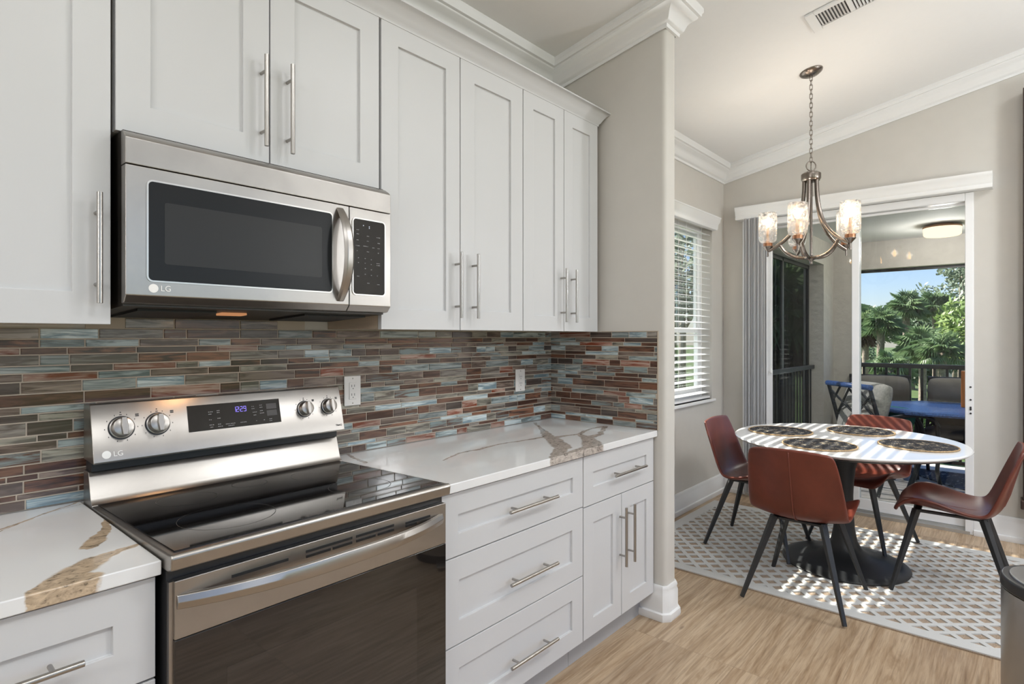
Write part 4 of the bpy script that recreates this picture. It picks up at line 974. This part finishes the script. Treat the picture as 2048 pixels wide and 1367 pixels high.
# patio table
PX, PY, PZ = 6.08, -1.47, .725
pt = thing('patio_table', 'blue mesh-topped metal patio table with dark curved legs', 'table', (PX, PY, -.004))
bm = lathe(B(), [(0, PZ-.02), (.56, PZ-.02), (.60, PZ-.028), (.612, PZ-.012), (.60, PZ), (0, PZ)], 8, (PX, PY, 0), False, False); bm.transform(Matrix.Translation((PX, PY, 0)) @ Matrix.Rotation(PI/8, 4, 'Z') @ Matrix.Translation((-PX, -PY, 0))); obj('tabletop', bm, M['bluemetal'], pt)
for k in range(4):
    a = PI/4+k*PI/2+.2; d_ = Vector((math.cos(a), math.sin(a), 0)); c0 = Vector((PX, PY, 0))
    obj('leg', tube(B(), bez(c0+d_*.40+Vector((0, 0, PZ-.02)), c0+d_*.12+Vector((0, 0, .5)), c0+d_*.30+Vector((0, 0, .25)), c0+d_*.42+Vector((0, 0, 0))), .022, 8), M['patiometal'], pt, smooth='auto')
bm = tube(B(), [(PX+.2*math.cos(2*PI*k/24), PY+.2*math.sin(2*PI*k/24), .36) for k in range(24)], .014, 6, closed=True); obj('brace_ring', bm, M['patiometal'], pt, smooth=True)
tag(obj('orange_post', bx(6.20, 6.26, -1.64, -1.58, PZ+.001, PZ+.33), M['orange'], bevel=.004), 'tall orange square post standing on the blue patio table', 'post')
def cushion(x0, x1, y0, y1, z0, z1, puff=.02, seed=0):
    bm = B(); nx, ny = 16, 16; g = {}
    for s in (0, 1):
        for i in range(nx+1):
            for j in range(ny+1):
                u, v = i/nx, j/ny; e = (4*u*(1-u))**.45*(4*v*(1-v))**.45
                wob = noise.noise(Vector((u*3+seed, v*3, s)))*.35+1
                zm = (z0+z1)/2; z = zm+(1 if s else -1)*((z1-z0)/2*.35+((z1-z0)/2*.65+puff)*e*wob)
                cr = abs(2*u-1)**4*abs(2*v-1)**4*.09; du = 1-math.exp(-((u-.5)**2+(v-.5)**2)*40)*.0
                tf = 1-.28*math.exp(-((u-.5)**2+(v-.5)**2)*60); z = zm+(z-zm)*tf
                g[s, i, j] = bm.verts.new((x0+(x1-x0)*(.5+(u-.5)*(1-cr-.05*(1-e))), y0+(y1-y0)*(.5+(v-.5)*(1-cr-.05*(1-e))), z))
    for s in (0, 1):
        for i in range(nx):
            for j in range(ny): bm.faces.new((g[s, i, j], g[s, i+1, j], g[s, i+1, j+1], g[s, i, j+1]))
    for i in range(nx):
        for j in (0, ny): bm.faces.new((g[0, i, j], g[0, i+1, j], g[1, i+1, j], g[1, i, j]))
    for j in range(ny):
        for i in (0, nx): bm.faces.new((g[0, i, j], g[0, i, j+1], g[1, i, j+1], g[1, i, j]))
    return bm
def patio_chair(label, loc, rz, cush, back_cush=True, seed=0, top='patiometal'):
    t = thing('patio_chair', label, 'chair', loc, rz); mm = M['patiometal']
    for sy in (-1, 1):
        y = sy*.27
        obj('leg', tube(B(), [(.24, y, .60), (.26, y, .40), (.24, y, .2), (.29, y, 0)], .016, 8), mm, t, smooth=True, local=True)
        obj('leg', tube(B(), [(-.22, y, .44), (-.24, y, .25), (-.32, y, 0)], .016, 8), mm, t, smooth=True, local=True)
        obj('armrest', tube(B(), bez(Vector((-.29, y, .66)), Vector((-.05, y, .70)), Vector((.22, y, .72)), Vector((.25, y, .585))), .017, 8), mm, t, smooth=True, local=True)
    bm = bx(-.23, .26, -.27, .27, .37, .395); obj('seat_pan', bm, mm, t, local=True)
    def bk(u, v): return Vector((-.235-.155*v, -.265+.53*u, .40+.53*v))
    bm = B()
    tube(bm, [bk(0, 0), bk(0, 1), bk(1, 1), bk(1, 0)], .019, 8)
    for (a, b) in (((0, .1), (1, .9)), ((0, .9), (1, .1)), ((0, .45), (.5, .95)), ((.5, .95), (1, .45)), ((0, .55), (.5, .05)), ((.5, .05), (1, .55)), ((.25, .7), (.5, .95)), ((0, .25), (.3, .02)), ((1, .25), (.7, .02)), ((.3, .98), (0, .70)), ((.7, .98), (1, .70))): tube(bm, [bk(*a), bk(*b)], .011, 6)
    obj('lattice_back', bm, mm, t, smooth='auto', local=True)
    obj('top_rail', tube(B(), [bk(-.03, 1.01), bk(1.03, 1.01)], .024, 8), M[top], t, smooth=True, local=True)
    obj('seat_cushion', cushion(-.22, .27, -.26, .26, .40, .49, .015, seed), cush, t, smooth=True, local=True)
    if back_cush:
        bm = cushion(-.27, .27, -.27, .27, -.05, .06, .03, seed+5); bm.transform(Matrix.Translation((-.235, 0, .71)) @ Matrix.Rotation(math.radians(-72), 4, 'Y')); obj('back_cushion', bm, cush, t, smooth=True, local=True)
    return t
patio_chair('dark lattice-back patio chair with grey cushion near the sliding door', (5.77, -1.08, -.004), math.radians(-42), M['greyc'], True, 1, 'bluemetal')
patio_chair('patio chair with puffy taupe cushion beyond the blue table, left one', (6.53, -.92, -.004), math.radians(192), M['taupe'], True, 2)
patio_chair('patio chair with puffy taupe cushion beyond the blue table, next to the orange post', (6.54, -1.52, -.004), math.radians(176), M['taupe'], True, 3)
bm = cushion(-.17, .17, -.17, .17, -.03, .03, .05, 9); bm.transform(Matrix.Translation((5.80, -1.13, .575)) @ Matrix.Rotation(math.radians(-40), 4, 'Z') @ Matrix.Rotation(math.radians(-68), 4, 'Y')); tag(obj('pillow', bm, M['teal'], smooth=True), 'teal throw pillow on the lattice-back patio chair', 'pillow')

# ------------------------------------------------------------------ garden beyond
GZ = -3.0
struct(obj('ground', bx(-60, 260, -160, 200, GZ-.2, GZ), M['grass']))
def fan_leaf(bm, base, d, L, W, nseg, droop):
    d = d.normalized(); a, b = frame_of(d)
    tip = base+d*L*.42+Vector((0, 0, -droop*.15))
    sp = W
    hub = tip
    for i in range(nseg):
        t = (i/(nseg-1)-.5)*2; ang = t*1.75
        dd = (d*math.cos(ang)+a*math.sin(ang)).normalized(); l = L*.62*(1-.25*abs(t))
        mid = hub+dd*l*.55+b*.05*L; end = hub+dd*l+Vector((0, 0, -droop*(.5+.5*abs(t))))
        wv = (dd.cross(b)).normalized()*sp
        v = [bm.verts.new(p) for p in (hub-wv*.25, mid-wv, end, mid+wv, hub+wv*.25)]
        bm.faces.new(v)
    tube(bm, [base, tip], .02, 3, cap=False)
def palm_tree(x, y, h, R, label, lean=0.0, dead=False, seed=0, n=34):
    random.seed(seed); t = thing('palm_tree', label, 'tree', (x, y, GZ))
    top = Vector((x+lean, y-lean*.7, GZ+h)); b0 = Vector((x, y, GZ))
    pts = [b0.lerp(top, s/6)+Vector((lean*.25*math.sin(PI*s/6), 0, 0)) for s in range(7)]
    obj('trunk', tube(B(), pts, [.24, .20, .18, .17, .17, .19, .22], 10), M['trunk'], t, smooth=True)
    bm = B()
    for i in range(n):
        az = random.uniform(0, 2*PI); el = random.uniform(-.55, 1.35); d = Vector((math.cos(az)*math.cos(el), math.sin(az)*math.cos(el), math.sin(el)))
        fan_leaf(bm, top, d, R*random.uniform(.8, 1.1), R*.024, 17, R*random.uniform(.15, .38))
    obj('fronds', bm, M['palm'], t)
    if dead:
        bm = B()
        for i in range(22):
            az = random.uniform(0, 2*PI); d = Vector((math.cos(az)*.4, math.sin(az)*.4, -1)); fan_leaf(bm, top+Vector((0, 0, -.2)), d, R*.75, R*.05, 9, .2)
        obj('dead_skirt', bm, M['deadfrond'], t)
    return t
def leafy_tree(x, y, h, R, m, label, seed=0, n=2600, leaf=.22, squash=.8, trunk_r=.2, kind='tree', cat='tree', low=.45, name='broadleaf_tree'):
    random.seed(seed); t = thing(name, label, cat, (x, y, GZ)); bm = B()
    blobs = [(Vector((random.uniform(-1, 1), random.uniform(-1, 1), random.uniform(-.8, 1)))*R*.62, R*random.uniform(.30, .5)) for _ in range(14)]
    cz_ = GZ+h-R*squash
    for i in range(n):
        c, r_ = random.choice(blobs); u = Vector((random.gauss(0, 1), random.gauss(0, 1), random.gauss(0, 1))).normalized()*r_*random.uniform(.55, 1.05)
        p = Vector((x, y, cz_))+Vector((c.x+u.x, c.y+u.y, (c.z+u.z)*squash))
        if p.z < GZ+.05: continue
        a = Vector((random.gauss(0, 1), random.gauss(0, 1), random.gauss(0, 1))).normalized(); b = a.orthogonal().normalized(); s = leaf*random.uniform(.6, 1.3)
        bm.faces.new([bm.verts.new(q_) for q_ in (p-a*s, p-b*s*.45, p+a*s, p+b*s*.45)])
    obj('foliage', bm, m, t)
    if trunk_r:
        bm = B(); tube(bm, [(x, y, GZ), (x+.1, y, GZ+h*low), (x, y, GZ+h*.8)], [trunk_r, trunk_r*.8, trunk_r*.3], 8)
        for k in range(5):
            c, r_ = blobs[k]; tube(bm, [(x, y, GZ+h*low), (x+c.x*.9, y+c.y*.9, cz_+c.z*squash*.9)], [trunk_r*.5, trunk_r*.12], 6)
        obj('trunk', bm, M['trunk'], t, smooth=True)
    return t
palm_tree(38.0, 4.62, 5.05, 1.5, 'big sabal palm with brown dead skirt, leftmost behind the railing', .0, True, 1, 64)
palm_tree(36.5, 3.78, 5.0, 1.25, 'sabal palm with slightly curved pale trunk, second from left', .2, False, 2, 56)
palm_tree(42.0, 3.15, 6.1, 1.3, 'tallest sabal palm, its crown standing against the blue sky', .0, False, 3, 56)
palm_tree(36.0, 1.72, 3.75, 1.5, 'low palm with orange-brown trunk top in the middle of the garden', .0, False, 4, 60)
palm_tree(44.0, 1.85, 6.1, 1.4, 'slender palm right of the tallest one, dark crown', .0, False, 5, 56)
palm_tree(33.0, 2.75, 2.7, 1.2, 'short palm in front of the taller trunks', .0, False, 6, 50)
palm_tree(34.0, .75, 3.6, 1.25, 'short palm near the pale building', .0, False, 16, 50)
palm_tree(22.0, 4.3, 5.6, 1.9, 'palm seen dimly through the dark side screen', .0, False, 7, 50)
palm_tree(15.5, 2.7, 5.0, 1.9, 'nearer palm seen dimly through the dark side screen', .0, True, 8, 50)
leafy_tree(52, 1.0, 11.0, 4.2, M['leafg'], 'tall airy olive-green tree against the sky behind the palms', 9, 3800, .20, .9, .3)
leafy_tree(40, -.6, 7.6, 2.6, M['leafy'], 'bright yellow-green tree at the right of the garden view', 10, 4200, .17, 1.1, .2)
leafy_tree(56, 7.7, 7.0, 2.4, M['leafd'], 'dark broad tree at the far left behind the palms', 11, 3000, .22, .8, .25)
leafy_tree(57, 4.6, 6.9, 2.0, M['leafd'], 'dark rounded tree filling the gap between palm trunks', 12, 3000, .22, .8, .25)
leafy_tree(60, 1.9, 6.8, 2.0, M['leafd'], 'dark rounded tree left of the pale building', 13, 3000, .22, .8, .25)
leafy_tree(15.5, 5.7, 8.4, 2.4, M['leafg'], 'leafy tree outside the blinds window', 14, 2600, .16, .9, .16)
leafy_tree(22.0, 8.4, 10.0, 3.0, M['leafd'], 'darker tree further out beyond the blinds window', 15, 2600, .18, .9, .18)
leafy_tree(27.0, 6.3, 6.6, 2.4, M['leafd'], 'dense dark tree beyond the side screen', 21, 2600, .16, .9, .16)
hs = [(27, 2.55, 1.35), (27.5, 1.75, 1.25), (28, .95, 1.3), (28.2, .2, 1.3)]
for i, (x, y, h) in enumerate(hs):
    leafy_tree(x, y, h, .85, M['leafy'], ['yellow-green shrub leftmost below the railing', 'yellow-green shrub behind the first taupe cushion', 'yellow-green shrub between the taupe cushions', 'yellow-green shrub by the orange post'][i], 30+i, 1300, .10, .8, 0, name='garden_shrub', cat='shrub')
hs = [(47, 6.9, 4.0), (48, 5.4, 3.7), (49, 3.9, 3.9), (50, 2.3, 3.8)]
for i, (x, y, h) in enumerate(hs):
    leafy_tree(x, y, h, 1.3, M['leafd'], ['dark green shrub leftmost among palm trunks', 'dark green shrub between the first two palm trunks', 'dark green shrub under the tallest palm', 'dark green shrub left of the orange-topped palm trunk'][i], 40+i, 1800, .16, 1.3, 0, name='garden_shrub', cat='shrub')
bd_ = thing('apartment_building', 'pale stucco building with dark windows behind the garden', 'building', (75, 0, GZ))
obj('wall', bx(74, 84, -9, 3.4, GZ, 2.9), M['bldg'], bd_)
bm = B(); prism(bm, [(3.9, 2.9), (-9.5, 2.9), (-9.5, 3.3), (-2.8, 5.4), (3.9, 3.3)], 'x', 73.4, 84.6); obj('roof', bm, M['bldgroof'], bd_)
for (y0, y1, z0, z1) in ((-1.9, .0, -.2, 1.4), (-1.9, .0, -2.6, -1.1), (-4.9, -3.1, -.2, 1.4), (1.3, 2.3, -.1, 1.2)):
    obj('window', bx(73.96, 74.02, y0, y1, z0, z1), M['bldgroof'], bd_)
